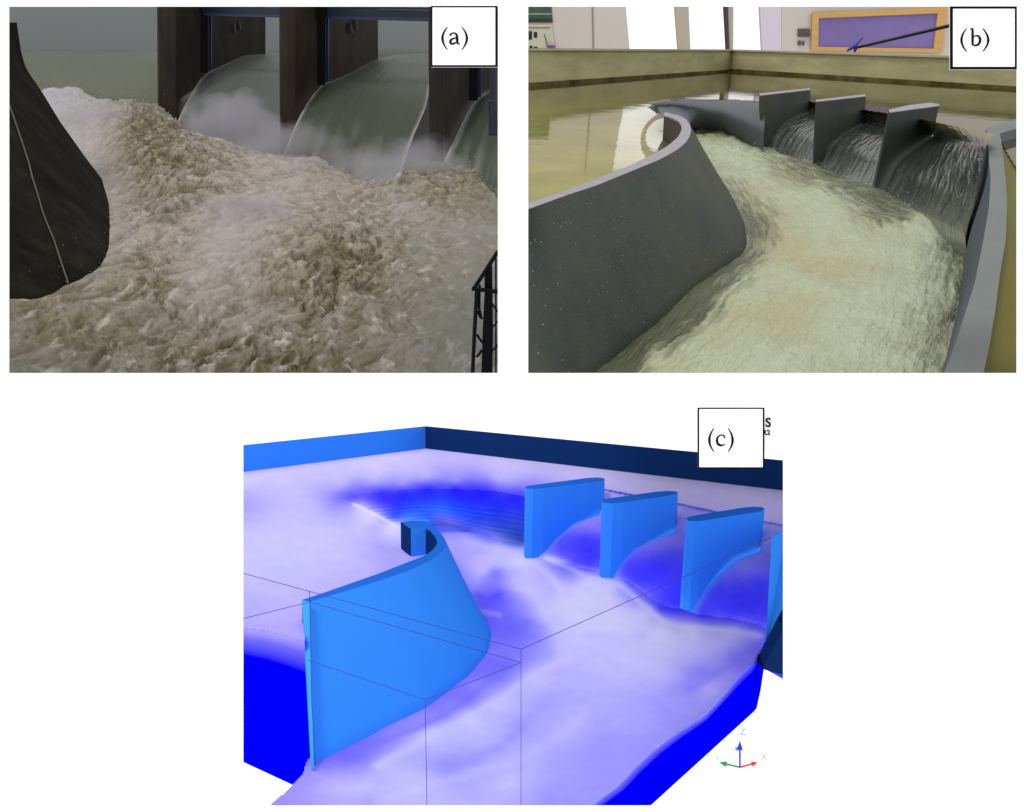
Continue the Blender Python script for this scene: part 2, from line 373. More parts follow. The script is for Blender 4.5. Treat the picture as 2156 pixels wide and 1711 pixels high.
RIDGE_SHADE = [([(1050,1150),(1090,1165),(1130,1190),(1165,1222),(1188,1260),(1200,1300)],10,.75,(216,212,255)),
 ([(1150,1174),(1190,1188),(1229,1214),(1265,1226),(1300,1228),(1335,1256),(1372,1290),(1400,1314),(1462,1325),(1538,1327),(1600,1340)],9,.8,(214,211,255)),
 ([(945,1112),(985,1138),(1035,1152),(1100,1170)],9,.8,(216,213,255)),
 ([(955,1225),(985,1262),(1005,1288),(1050,1294)],9,.4,(214,208,255)),
 ([(1085,1225),(1120,1250),(1150,1290),(1175,1330),(1190,1390)],16,.5,(212,209,255)),
 ([(800,1610),(880,1560),(960,1520),(1040,1478),(1110,1432),(1180,1392),(1260,1352)],15,.7,(206,203,255)),
 ([(800,1690),(900,1655),(1010,1620),(1090,1600),(1150,1570),(1230,1510)],14,.45,(198,195,255)),
 ([(735,1590),(800,1560),(870,1530),(940,1496),(1000,1456),(1040,1420)],9,.6,(128,122,255)),
 ([(930,1610),(1000,1596),(1060,1570),(1100,1530)],14,.5,(150,145,255)),
 ([(1020,1365),(1050,1350),(1080,1320),(1110,1312)],12,.4,(118,112,255)),
 ([(1450,1450),(1500,1424),(1550,1392),(1595,1360)],9,.5,(132,126,255)),
 ([(745,1062),(790,1084),(835,1108)],4,.9,(218,214,255)),
 ([(1005,1250),(1030,1262),(1052,1248)],9,.6,(96,90,255))]  # pale and dark lines painted for the shading of wave crests and creases
def ccol(u, v):  # slope shading of the simulated water put into its colour
    c = shepard(u, v, CC, 5)
    for P, w, k, q in RIDGE_SHADE:
        L = smoothline(P, 60, 2); d = np.full(len(u), 1e9)
        for p in L: d = np.minimum(d, (u-p[0])**2+((v-p[1])*1.3)**2)
        g = (k*np.exp(-d/w**2))[:, None]; c = c*(1-g)+np.array(q)*g
    c = c+(fbm(u/38+v/60, v/15-u/60, 3, 77)*7)[:, None]*np.array([1, 1, 0])
    return np.clip(lin_a(np.clip(c, 0, 255))*np.array([.92, .92, 1.0]), 0, 1)
water = empty("water", C, C.pz(900, 1300, -1.2)); tag(water, kind="structure")
# bowl: far curved inner slope of the crest
top = smoothline([(712,1049,0),(740,1043,0),(800,1035,0),(880,1028,0),(960,1029,0),(1050,1034,0),(1110,1046,0),(1170,1046,0)], 80, 2)
bot = smoothline([(845,1112,0),(870,1112,0),(905,1110,0),(940,1108,0),(990,1122,0),(1040,1140,0),(1104,1152,0),(1170,1165,0)], 80, 2)
V = []; UVp = []; R = 24
for i in range(R):
    t = i/(R-1); q = top*(1-t)+bot*t; q = q.copy(); z = -1.05*t**.85
    V.append(C.pz(q[:, 0], q[:, 1], z)); UVp.append(q[:, :2])
V = np.concatenate(V); UVp = np.concatenate(UVp)
col = ccol(UVp[:, 0], UVp[:, 1]); ring = np.repeat(np.linspace(0, 1, R), 80)
w = .5+.5*np.sin(ring*62); col = col*(1+.42*(w[:, None]-.5)*np.array([1.6, 1, .25])*(ring > .3)[:, None])
mk("bowl_slope", V, gridfaces(R, 80), sim_water, C, water, True, col)
# piers of the model
def pier_faces(fr, P, zt): return fr.pz(*P[0], zt), fr.pz(*P[1], zt)
ZT = .25
CP = [dict(nose=(1107,1029), far=(1271,1012), top=[(1105.5,1026.5),(1109,1024.5),(1122,1022.5),(1187,1014),(1235,1007.5),(1254,1006.3),(1268,1007),(1273,1009.3),(1270,1012),(1240,1017),(1190,1023),(1145,1028),(1122,1029.8),(1108,1029.5)], du=-2),
      dict(nose=(1269,1059), far=(1424,1041), top=[(1267,1056),(1271,1053),(1285,1050),(1341,1042),(1380,1036.5),(1400,1035),(1420,1035.3),(1427.5,1037.5),(1423,1041),(1390,1047),(1313,1058),(1290,1060),(1272,1059.5)], du=-5),
      dict(nose=(1446,1097), far=(1604,1077), top=[(1445,1093),(1449,1090),(1462,1086.5),(1524,1076.5),(1565,1070),(1586,1068),(1603,1068.8),(1610,1072),(1603,1077.5),(1560,1084),(1482,1096.5),(1465,1098),(1449,1097.5)], du=-12)]
plabel = ["round nosed blue pier farthest from the curved blue wall's near end, beside the dark blue bowl", "middle one of the three round nosed blue piers", "tall round nosed blue pier, nearest and rightmost of the three"]
plabel[0] = "round nosed blue pier beside the dark blue bowl, leftmost of three"
FA = []
for k, P in enumerate(CP):
    A, B = C.pz(*P['nose'], ZT), C.pz(*P['far'], ZT); FA.append((A, B))
    T = [C.pz(u, v, ZT) for u, v in P['top']]; Bt = [C.drop(t, -1.5, p[0]+P['du']*1.5) for t, p in zip(T, P['top'])]
    root = empty("model_pier", C, Bt[0]); tag(root, plabel[k], "pier", "blue piers of the simulation model")
    m = MB(); n = len(T); m.add(T+Bt, [(i, (i+1) % n, n+(i+1) % n, n+i) for i in range(n)]+[tuple(range(2*n-1, n-1, -1))])
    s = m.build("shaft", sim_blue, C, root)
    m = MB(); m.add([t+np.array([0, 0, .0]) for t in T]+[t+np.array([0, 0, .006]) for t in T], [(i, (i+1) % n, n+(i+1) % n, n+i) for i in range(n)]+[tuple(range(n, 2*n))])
    m.build("pier_top", sim_top_shade, C, root)
# nappes
def edge(fr, k, pts, faces): return [fr.hit(u, v, *faces[k], .993) for u, v in pts]
L1 = edge(C, 0, [(1266,1082),(1207,1104),(1173,1132),(1151,1157),(1128,1176)], FA)
L2 = edge(C, 1, [(1423,1121),(1370,1138),(1336,1155),(1308,1180),(1290,1213)], FA)
L3 = edge(C, 2, [(1603,1160),(1549,1180),(1516,1208),(1482,1245),(1450,1300)], FA)
def addrow(L, z=0, back=1.0, dx=-.05): return [np.array([L[0][0]+dx, L[0][1]+back, z])]+L
L1, L2, L3 = addrow(L1), addrow(L2), addrow(L3)
L4 = [a+(a-b) for a, b in zip(L3, L2)]
sh = np.array([.05, .2, 0])
for a, b in ((L1, L2), (L2, L3), (L3, L4)):
    n, mrow = 40, 50
    A = smoothline(a, mrow, 1); B = smoothline(np.array(b)+(sh if b is not L4 else 0), mrow, 1)
    A[-1] += (0, -.1, -.12); B[-1] += (0, -.1, -.12)
    G = np.array([[A[i]*(1-j/(n-1))+B[i]*j/(n-1) for j in range(n)] for i in range(mrow)]).reshape(-1, 3)
    pu, pv = C.pix(G); cc = ccol(pu, pv); J = np.tile(np.linspace(0, 1, n), mrow); tq = np.repeat(np.linspace(0, 1, mrow), n)
    ed_ = (.75*np.exp(-(J/.05)**2)*np.clip(tq*4-.6, 0, 1))[:, None]; cc = cc*(1-ed_)+lin_a([105, 150, 255])*ed_
    mk("falling_sheet", G, gridfaces(mrow, n), sim_water, C, water, True, cc*(1+.07*fbm(pu/14, pv/9, 3, 5)[:, None]*np.array([2, 2, .3])))
# upper pool
poly = [(440,1003),(895,945),(1760,1046),(1760,1110),*[tuple(map(float, C.pix(q[0]+(0, -.04, 0)))) for q in (L4, L3, L2, L1)],(1200,1040),(1110,1046),(1050,1034),(960,1029),(880,1028),(800,1035),(740,1043),(712,1049),
        (760,1066),(800,1086),(845,1112),(880,1140),(905,1160),(925,1150),(915,1175),(860,1202),(770,1238),(660,1275),(640,1268),(642,1349),(600,1336),(560,1326),(512,1320),(440,1298)]
U, Vv, fc = maskgrid(np.arange(438, 1762, 3.), np.arange(940, 1360, 2.), poly)
o = mk("upper_pool", C.pz(U, Vv, -.16*np.exp(-((U-872)/75)**2-((Vv-1158)/42)**2)), fc, sim_water, C, water, True, ccol(U, Vv))
# lower channel
cut = [(1612,1330),(1608,1353.5),(1586,1393),(1552,1426.5),(1515.7,1468.6),(1482,1505),(1426,1541.6),(1383.7,1572.5),(1336,1617),(1299.5,1656.7),(1243,1697),(1180,1750)]
gw = [(657.8,1616),(671,1602.5),(733.8,1570),(815,1526.5),(896.5,1483),(977.9,1426),(1026.7,1374.6),(1037.6,1339.4),(1026.7,1312),(1007.7,1279.7),(991.5,1253),(964,1220),(938.6,1187.7),(939,1170)]
poly = [(900,1100),(960,1095),(1000,1118),(1074,1130),(1104,1138),(1150,1155),(1190,1168),(1229,1198),(1265,1200),(1299,1206),(1330,1235),(1370,1262),(1398,1280),(1435,1284),(1462,1296),(1538,1302),(1594,1316)]+cut+[(520,1750),(570,1697),(618,1655),(640,1630)]+[(u-10, v-12) for u, v in gw]+[(925,1160)]
U, Vv, fc = maskgrid(np.arange(500, 1630, 3.), np.arange(1092, 1756, 3.), poly)
P = C.pz(U, Vv, np.full(len(U), DZ)); P[:, 2] += .07*fbm(P[:, 0]*.7, P[:, 1]*.5, 3, 3)
mk("lower_channel", P, fc, sim_water, C, water, True, ccol(U, Vv))
# cut faces: the sides of the water block
def skirt(top, bot, name, fade=10):
    n = 40; T = resample(top, n); B = resample(bot, n); V = np.concatenate([T, T*.92+B*.08, T*.8+B*.2, B]); f = gridfaces(4, n)
    pu, pv = C.pix(T); c0 = ccol(pu, pv); c1 = np.tile(lin_a([0, 0, 250]), (n, 1))
    col = np.concatenate([c0, c0*.35+c1*.65, c1, c1])
    return mk(name, V, f, sim_water, C, water, True, col)
e = [C.pz(u, v, 0) for u, v in [(440,1298),(512,1320),(560,1326),(600,1336),(641,1349)]]
b_ = [C.py(u, v, 9.4) for u, v in [(440,1571),(512,1605),(566,1630),(620,1655),(662,1674)]]
skirt(e, b_, "cut_face")
e = [C.pz(u, v, DZ) for u, v in cut]
b_ = [C.drop(C.pz(u, v, DZ), 0, 0) for u, v in cut]; b_ = []
low = [(1608,1411),(1600,1465),(1595,1492),(1369.6,1697),(1310,1751)]
ys = [C.pz(u, v, DZ)[1] for u, v in cut]
lr = resample(low, len(cut)); b_ = [C.py(u, v, y-.02) for (u, v), y in zip(lr, ys)]
skirt(e, b_, "cut_face")
# curved guide wall
def guide(fr, name, label, cat, inner, outer, base, zt, zb, m_out, m_top, m_in, endcaps=(), N=90, zin=-.5, group=None):
    I = smoothline([(*p, 0) for p in inner], N, 2); O = smoothline([(*p, 0) for p in outer], N, 2); B = smoothline([(*p, 0) for p in base], N, 2)
    zt = np.broadcast_to(zt, N)
    I3, O3, B3 = fr.pz(I[:, 0], I[:, 1], zt), fr.pz(O[:, 0], O[:, 1], zt), fr.pz(B[:, 0], B[:, 1], zb)
    root = empty(name, fr, B3[N//2]); tag(root, label, cat, group)
    rows = [O3*(1-t)+B3*t for t in np.linspace(0, 1, 14)]+[B3+np.array([0, 0, -.06*abs(zb)])]
    of = mk("outer_face", np.concatenate(rows), gridfaces(15, N), m_out, fr, root, True)
    cp = mk("coping", np.concatenate([I3, O3, I3+(0, 0, -.02), O3+(0, 0, -.02)]), gridfaces(2, N)+[(i, i+1, 2*N+i+1, 2*N+i) for i in range(N-1)]+[(N+i, N+i+1, 3*N+i+1, 3*N+i) for i in range(N-1)]+[(0, N, 3*N, 2*N), (N-1, 2*N-1, 4*N-1, 3*N-1)], m_top, fr, root)
    dn = I3.copy(); dn[:, 2] = zin
    mk("inner_face", np.concatenate([I3-(0, 0, .005), dn]), gridfaces(2, N), m_in, fr, root, True)
    for (A, Bp, m, nm) in endcaps:
        a, b = fr.pz(*A, zt[0]), fr.pz(*Bp, zt[0]); m_ = MB()
        m_.add([a, b, (b[0], b[1], zin), (a[0], a[1], zin)], [(0, 1, 2, 3)]); m_.build(nm, m, fr, root)
    return root, I3, O3, B3
inner = [(636,1263.6),(693,1244.6),(747,1225.6),(801.5,1206.6),(855.8,1185),(885,1174),(900.5,1167),(915,1155),(922,1141.5),(917,1129),(908,1119),(896.5,1111.7)]
outer = [(652,1267.7),(693,1255.5),(774.5,1231),(855.8,1204),(910,1179.6),(932,1162),(940,1146),(938,1136),(930,1125),(918,1113),(905,1103),(893.8,1096.8)]
g, I3, O3, B3 = guide(C, "curved_wall", "tall curved light blue wall hooking back at its far end, left of the piers", "wall", inner, outer, gw, ZT, DZ, sim_blue, sim_top_shade, sim_shade_navy, zin=-.2)
# hooked end block and near end face
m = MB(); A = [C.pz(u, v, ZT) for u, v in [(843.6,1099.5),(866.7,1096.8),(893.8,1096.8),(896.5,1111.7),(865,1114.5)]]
m.add(A, [(0, 1, 2, 3, 4)]); m.build("coping", sim_top_shade, C, g)
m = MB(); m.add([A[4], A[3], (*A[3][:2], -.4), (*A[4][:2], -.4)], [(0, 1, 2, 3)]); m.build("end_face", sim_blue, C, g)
m = MB(); m.add([A[0], A[4], (*A[4][:2], -.4), (*A[0][:2], -.4)], [(0, 1, 2, 3)]); m.build("end_face", sim_shade_navy, C, g)
m = MB(); q = [C.pz(636, 1263.6, ZT), C.pz(652.3, 1267.7, ZT), C.pz(660, 1616, DZ), C.py(655, 1624, C.pz(658, 1618, DZ)[1]+.05)]
q = [np.array([0, 0, C.H])+(np.array(p)-(0, 0, C.H))*.988 for p in q]; m.add(q, [(0, 1, 2, 3)]); m.build("end_face", mat("simulation_edge_blue", (58, 148, 252), .9, 0, var=0), C, g)
# tank walls
def wall(fr, name, A, B, mtop, m, th, label, cat="wall", zlow=-.3, nrm=1, parts=True, lip=.01):
    """A, B = (u, v_top, Y) ends of the wall's inner top edge"""
    a, b = fr.py(*A), fr.py(*B); d = (b-a)[:2]; n = np.array([-d[1], d[0]])/np.linalg.norm(d)*th*nrm
    a2, b2 = a+(*n, 0), b+(*n, 0); dn = lambda p: (p[0], p[1], zlow)
    root = empty(name, fr, dn(a)); tag(root, label, cat)
    mb = MB(); mb.prism([a, b, b2, a2], [dn(a), dn(b), dn(b2), dn(a2)]); mb.build("wall_body", m, fr, root)
    return root, a, b, a2, b2
corner = C.pz(895, 945, 0)
yL = C.pz(440, 1003.5, 0)[1]; yR = C.pz(1760, 1046, 0)[1]
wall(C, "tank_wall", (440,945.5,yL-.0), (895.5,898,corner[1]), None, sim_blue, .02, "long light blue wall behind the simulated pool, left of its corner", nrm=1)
wall(C, "tank_wall", (895.5,898,corner[1]), (1760,980.6,yR), None, sim_shade_navy, .02, "long blue wall, painted navy for shade, behind the simulated pool, right of its corner", nrm=1)
# right side wall and navy base corner
y0 = C.pz(1612, 1360, DZ)[1]
A = [C.py(u, v, y) for u, v, y in [(1625,1133,12.6),(1629,1126,12.8),(1637,1121,13.2),(1720,1097,14.6)]]
Bt = [C.py(u, v, y) for u, v, y in [(1609,1404,11.0),(1611,1402,11.0),(1614,1395,11.0),(1720,1175,12.6)]]
root = empty("side_wall", C, Bt[0]); tag(root, "light blue round edged side wall right of the falling water, above a corner painted navy for shade", "wall")
m = MB(); m.prism(A+[A[-1]+(.5, .8, 0), A[0]+(.5, .8, 0)], Bt+[Bt[-1]+(.5, .8, 0), Bt[0]+(.5, .8, 0)]); m.build("wall_body", sim_blue, C, root)
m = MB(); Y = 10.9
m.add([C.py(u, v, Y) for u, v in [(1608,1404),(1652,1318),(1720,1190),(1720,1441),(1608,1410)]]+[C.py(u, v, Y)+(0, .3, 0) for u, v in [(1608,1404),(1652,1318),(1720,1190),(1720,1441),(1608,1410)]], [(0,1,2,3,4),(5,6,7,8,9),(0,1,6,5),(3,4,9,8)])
m.build("wall_base", sim_shade_navy, C, root)
# thin outline of the simulated box
ink = mat("outline_ink", (66, 66, 138), .8, 0, var=0)
node = dict(a=(440,1188,10), b=(651,1245.5,9), c=(1097,1367.5,8), d=(1097,1395.6,7.9), e=(652,1268,8.4), f=(440,1321,8.6), g=(646,1389.6,7.6), h=(895,1473.6,7.4), i=(1624,1132,12.2), j=(656,1480,7.9), k=(665,1612,8.1), l=(897,1580,6.9), m=(900,1760,6.2), n=(1097,1760,6.6))
mb = MB()
for s in ["ab", "bc", "ef", "ed", "gh", "hd", "ci", "be", "ej", "jk", "hl", "lm", "cn"]:
    p, q = (C.py(*node[x]) for x in s); mb.tube([p, q], [.75*p[1]/F, .75*q[1]/F], 5)
o = mb.build("outline_frame", ink, C); tag(o, "thin dark wire outline of a box drawn across the blue model", "outline")

# =================================================================== B: THE LABORATORY TANK
ALB = .78
B = Frame(80, 1.2); BZ = -.72
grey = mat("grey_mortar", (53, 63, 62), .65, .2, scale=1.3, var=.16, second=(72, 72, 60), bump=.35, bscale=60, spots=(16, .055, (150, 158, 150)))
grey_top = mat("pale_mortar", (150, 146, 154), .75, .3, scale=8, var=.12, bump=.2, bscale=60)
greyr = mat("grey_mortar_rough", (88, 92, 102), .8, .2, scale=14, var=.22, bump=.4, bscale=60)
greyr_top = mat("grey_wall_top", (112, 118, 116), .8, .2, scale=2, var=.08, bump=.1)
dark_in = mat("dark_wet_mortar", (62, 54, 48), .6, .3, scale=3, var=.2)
concrete = mat("olive_stained_concrete", (176, 170, 124), .9, .1, scale=.35, var=.2, second=(200, 192, 148), stretch=(1, 1, 5), bump=.2)
concrete_lip = mat("concrete_lip", (188, 180, 146), .9, .1, scale=1, var=.1)
# tank walls
cn = B.pz(1540, 151, 0)
yl = B.pz(1094, 184.6, 0)[1]; yr = B.pz(2300, 198, 0)[1]
tl = wall(B, "tank_wall", (1094,107.3,yl), (1540.5,108,cn[1]), None, concrete, .25, "stained yellow concrete tank wall under the window, left of the corner", nrm=1, zlow=-1)
tr = wall(B, "tank_wall", (1540.5,108,cn[1]), (2300,132,yr), None, concrete, .25, "stained yellow concrete tank wall under the noticeboard, right of the corner", nrm=1, zlow=-1)
for (root, a, b, a2, b2) in (tl, tr):
    m = MB(); up = np.array([0, 0, .06]); off = (a-a2)/np.linalg.norm(a-a2)*.06
    m.prism([a+off, b+off, b2, a2], [a+off+up, b+off+up, b2+up, a2+up]); m.build("coping", concrete_lip, B, root); m = MB()
    o1, o2 = off*.5, off*.5; lo = lambda p, z: np.array([p[0], p[1], z]); m.prism([lo(a+o1, -.1), lo(b+o1, -.1), lo(b, -.1), lo(a, -.1)], [lo(a+o1, .10), lo(b+o1, .07), lo(b, .07), lo(a, .10)])
    m.build("stain_band", mat("dark_waterline", (70, 60, 30), .8, .1, scale=1.2, var=.5, second=(120, 110, 66)), B, root)
# water of the tank
def rgbc(n, c): return np.tile(lin_a(c), (n, 1))
m_, nt, N_, L_, bs = newmat("tank_water")
bs.inputs["Roughness"].default_value = .03; bs.inputs["IOR"].default_value = 1.33; bs.inputs["Specular IOR Level"].default_value = .1
tc = N_.new("ShaderNodeTexCoord"); nz = N_.new("ShaderNodeTexNoise"); nz.inputs["Scale"].default_value = .9; nz.inputs["Detail"].default_value = 6
L_.new(tc.outputs["Object"], nz.inputs["Vector"]); at = N_.new("ShaderNodeAttribute"); at.attribute_name = "Col"
mr = N_.new("ShaderNodeMapRange"); mr.inputs[1].default_value = .3; mr.inputs[2].default_value = .7; mr.inputs[3].default_value = .8; mr.inputs[4].default_value = 1.2
L_.new(nz.outputs["Fac"], mr.inputs[0]); mx = N_.new("ShaderNodeMixRGB"); mx.blend_type = 'MULTIPLY'; mx.inputs[0].default_value = 1
L_.new(at.outputs[0], mx.inputs[1]); L_.new(mr.outputs[0], mx.inputs[2]); L_.new(mx.outputs[0], bs.inputs["Base Color"])
n2 = N_.new("ShaderNodeTexNoise"); n2.inputs["Scale"].default_value = 3.0; n2.inputs["Detail"].default_value = 3; L_.new(tc.outputs["Object"], n2.inputs["Vector"])
bp = N_.new("ShaderNodeBump"); bp.inputs["Strength"].default_value = .10; bp.inputs["Distance"].default_value = .02; L_.new(n2.outputs["Fac"], bp.inputs["Height"]); L_.new(bp.outputs[0], bs.inputs["Normal"])
tank_water = m_
wb = empty("water", B, B.pz(1600, 500, BZ-.3)); tag(wb, kind="structure")
# crest points of the bays, from the pier faces
ZB = .21
BP = [dict(nose=(1599,203), far=(1705,191), top=[(1598,198.5),(1704,187.5),(1706,190.5),(1600,203)], du=0),
      dict(nose=(1719,216), far=(1822,204.5), top=[(1717,212),(1821,200.5),(1823,204.5),(1719,216)], du=-6),
      dict(nose=(1872,239), far=(1976,224), top=[(1871,233),(1915,223),(1958,218.5),(1978,221.5),(1976,225),(1930,231),(1873,239)], du=-30)]
FB = [(B.pz(*P['nose'], ZB), B.pz(*P['far'], ZB)) for P in BP]
E1 = edge(B, 0, [(1705,238),(1673,251),(1650,262),(1624,292),(1610,328)], FB)
E2 = edge(B, 1, [(1818,261),(1779,282),(1748,305),(1733,336),(1716,358)], FB)
E3 = edge(B, 2, [(1966,286),(1940,304),(1908,328),(1885,352),(1860,410)], FB)
E1, E2, E3 = (addrow(e, -.01, 1.2, -.05) for e in (E1, E2, E3))
E4 = [B.py(*p) for p in [(2095,284,10.0),(2075,310,9.2),(2068,340,9.0),(2060,380,8.8),(2052,430,8.6),(2030,500,8.4)]]
cr = [tuple(map(float, B.pix(e[0]))) for e in (E1, E2, E3)]; c4 = tuple(map(float, B.pix(E4[0])))
poly = [(1066,188),(1540,149),(2310,199),(2310,420),(2180,420),(2110,300),c4,cr[2],cr[1],cr[0],(1640,214),(1600,213),(1560,210),(1500,208),(1440,209),(1400,212),(1372,218),(1363,228),
        (1380,240),(1405,247),(1440,262),(1447,285),(1430,305),(1385,332),(1329,357),(1253,388),(1177,414),(1112,437),(1066,452)]
U, Vv, fc = maskgrid(np.arange(948, 2312, 3.), np.arange(146, 496, 2.), poly)
t = np.clip((Vv-190)/90, 0, 1)[:, None]*np.clip((1425-U)/60, 0, 1)[:, None]   # yellow bottom with reflections painted in: paler near left, dark by the hook
mk("reservoir", B.pz(U, Vv, -.13*np.exp(-((U-1412)/45)**2-((Vv-292)/42)**2)), fc, tank_water, B, wb, True, lin_a([58, 55, 22])*(1-t)+lin_a([144, 139, 66])*t)
U, Vv, fc = maskgrid(np.arange(1980, 2360, 4.), np.arange(270, 900, 4.), [(2104,285),(2112,340),(2114,430),(2112,505),(2098,585),(2088,650),(2072,740),(2040,860),(2300,880),(2350,420),(2310,285)])
side_water = mat("side_pool_water", (104, 98, 26), .5, .05, scale=.5, var=.15)
mk("side_pool", B.pz(U, Vv, np.full(len(U), -.02)), fc, side_water, B, wb, True)
# curved spillway throat (inner slope under a thin film of water)
top = smoothline([(1363,228,0),(1372,218,0),(1400,212,0),(1440,209,0),(1500,208,0),(1560,210,0),(1600,213,0),(1612,214,0)], 80, 2)
bot = smoothline([(1408,262,0),(1430,268,0),(1455,276,0),(1490,284,0),(1530,294,0),(1570,312,0),(1598,325,0),(1606,330,0)], 80, 2)
V = []; fl = []
for i in range(24):
    t = i/23; q = top*(1-t)+bot*t; V.append(B.pz(q[:, 0], q[:, 1], -.8*t**1.3+.0)); fl.append(np.stack([np.linspace(0, 6, 80), np.full(80, t)], -1))
wet = colmat("wet_grey_slope", .5, .3, 3, .2, .08, 10, .02, (3, .6, 1), True, (5, .66, (150, 155, 150), .12))
V = np.concatenate(V); o = mk("spillway_throat", V, gridfaces(24, 80), wet, B, None, True, rgbc(len(V), (74, 80, 84)), np.concatenate(fl))
tag(o, "dark grey curved inner slope of the round spillway, behind the hooked wall", "spillway")
# sheets between the piers
sheet = colmat("glassy_sheet", .10, .6, 4, .4, .55, 3.0, .06, (2.3, .85, 1), True, (7, .655, (210, 214, 206), .06))  # pale streak noise paints bright glints into the sheet colour
for k, (a, b) in enumerate(((E1, E2), (E2, E3), (E3, E4))):
    n, mrow = 70, 90; A = smoothline(a, mrow, 3); Bq = smoothline(np.array(b)+(np.array([.08, .2, 0]) if k < 2 else 0), mrow, 3)
    A[-1] += (0, -.15, -.2); Bq[-1] += (0, -.15, -.2)
    J = np.linspace(0, 1, n); G = A[:, None]*(1-J[None, :, None])+Bq[:, None]*J[None, :, None]
    tt = np.linspace(0, 1, mrow)[:, None]*np.ones((1, n)); ss = J[None]*np.ones((mrow, 1))
    G[..., 2] += .011*fbm(ss*9+k*9, tt*2.6, 3, 3)*np.minimum(1, tt*3)
    c = rgbc(mrow*n, (56, 62, 60)).reshape(mrow, n, 3); cb = lin_a([122, 114, 28])
    wgt = np.clip(1.1-tt*4, 0, 1)[..., None]; c = c*(1-wgt)+cb*wgt
    wf_ = (np.clip((tt-.62)*2.4+.8*fbm(ss*16+k, tt*3, 3, 6), 0, 1)*np.clip((tt-.5)*3, 0, 1))[..., None]*.2; c = c*(1-wf_)+lin_a([168, 170, 150])*wf_
    mk("falling_sheet", G.reshape(-1, 3), gridfaces(mrow, n), sheet, B, wb, True, c.reshape(-1, 3), np.stack([ss.ravel()*3+k*5, tt.ravel()*3], -1))
# piers
bl = ["grey mortar slab pier next to the round spillway throat", "middle grey mortar slab pier between two falling sheets", "grey mortar slab pier nearest the right hand wall, largest of three"]
for k, P in enumerate(BP):
    T = [B.pz(u, v, ZB) for u, v in P['top']]; Bt = [B.drop(t, -1.0, p[0]+P['du']*1.25) for t, p in zip(T, P['top'])]
    root = empty("mortar_pier", B, Bt[0]); tag(root, bl[k], "pier", "grey piers of the laboratory model")
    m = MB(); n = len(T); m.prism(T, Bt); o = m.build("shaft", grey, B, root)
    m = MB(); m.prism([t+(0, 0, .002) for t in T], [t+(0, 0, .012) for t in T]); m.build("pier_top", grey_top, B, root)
# guide wall
inner = [(1080,438),(1112,428),(1177,407),(1253,378),(1329,348),(1379,323),(1404,309),(1427,290),(1437,272),(1431,257),(1414,248),(1398,244)]
outer = [(1080,451),(1112,441),(1197,410),(1253,392),(1329,361),(1392,335),(1427,315),(1447,298),(1456,277.6),(1451,257),(1434.6,244.8),(1400,237)]
base = [(1074,700),(1076,835),(1130,846),(1180,840),(1265,778),(1319,727),(1379,682),(1442,629),(1505.6,576),(1556,546),(1574,515),(1569,475),(1541,412),(1505,361),(1480,335),(1456,300),(1440,285)]
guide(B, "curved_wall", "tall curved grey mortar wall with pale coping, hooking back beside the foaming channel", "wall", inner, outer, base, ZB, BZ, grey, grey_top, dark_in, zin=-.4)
# right wall
inner = [(2105,281),(2110,310),(2112.8,336),(2117,374),(2120.5,425.7),(2118,503),(2105,581),(2097,645.6),(2082,736),(2071,785),(2050,870)]
outer = [(2078,278),(2081,310),(2082,336),(2086,374),(2082,438.7),(2071,503),(2053,594),(2032.6,658.5),(2012,723),(1988.6,785),(1960,860)]
base = [(2068,300),(2061,336),(2053,408),(2043,450),(2035,490),(2027.5,568),(2022,620),(2009,684),(1996.5,736),(1983.5,785),(1955,860)]
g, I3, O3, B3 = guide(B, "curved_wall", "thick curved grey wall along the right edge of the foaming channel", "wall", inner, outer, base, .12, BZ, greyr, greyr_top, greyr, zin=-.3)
m = MB(); A = [B.pz(u, v, .12) for u, v in [(2076,272),(2160,243),(2160,266),(2106,281),(2079,279)]]
m.prism(A, [(p[0], p[1], -.6) for p in A]); m.build("return_wall", greyr_top, B, g)
# foaming channel
lft = [(255,1440),(275,1445),(300,1448),(335,1468),(361,1492),(412,1530),(475,1556),(515,1560),(546,1540),(576,1490),(629,1425),(682,1362),(727,1300),(778,1245),(884,1120)]
rgt = [(255,1480),(275,1500),(290,1545),(305,1600),(322,1640),(340,1700),(360,1745),(380,1800),(405,1855),(428,1910),(445,1960),(460,2030),(500,2045),(570,2040),(620,2035),(684,2025),(736,2012),(785,2000),(884,1975)]
vs = np.concatenate([np.arange(262, 460, 1.1), np.arange(460, 884, 1.5)]); nu = 560
Lf = np.interp(vs, *zip(*lft)); Rg = np.interp(vs, *zip(*rgt)); J = np.linspace(0, 1, nu)
U = Lf[:, None]*(1-J)+Rg[:, None]*J; Vv = vs[:, None]*np.ones((1, nu)); P = B.pz(U, Vv, np.full(U.shape, BZ))
X, Y = P[..., 0], P[..., 1]
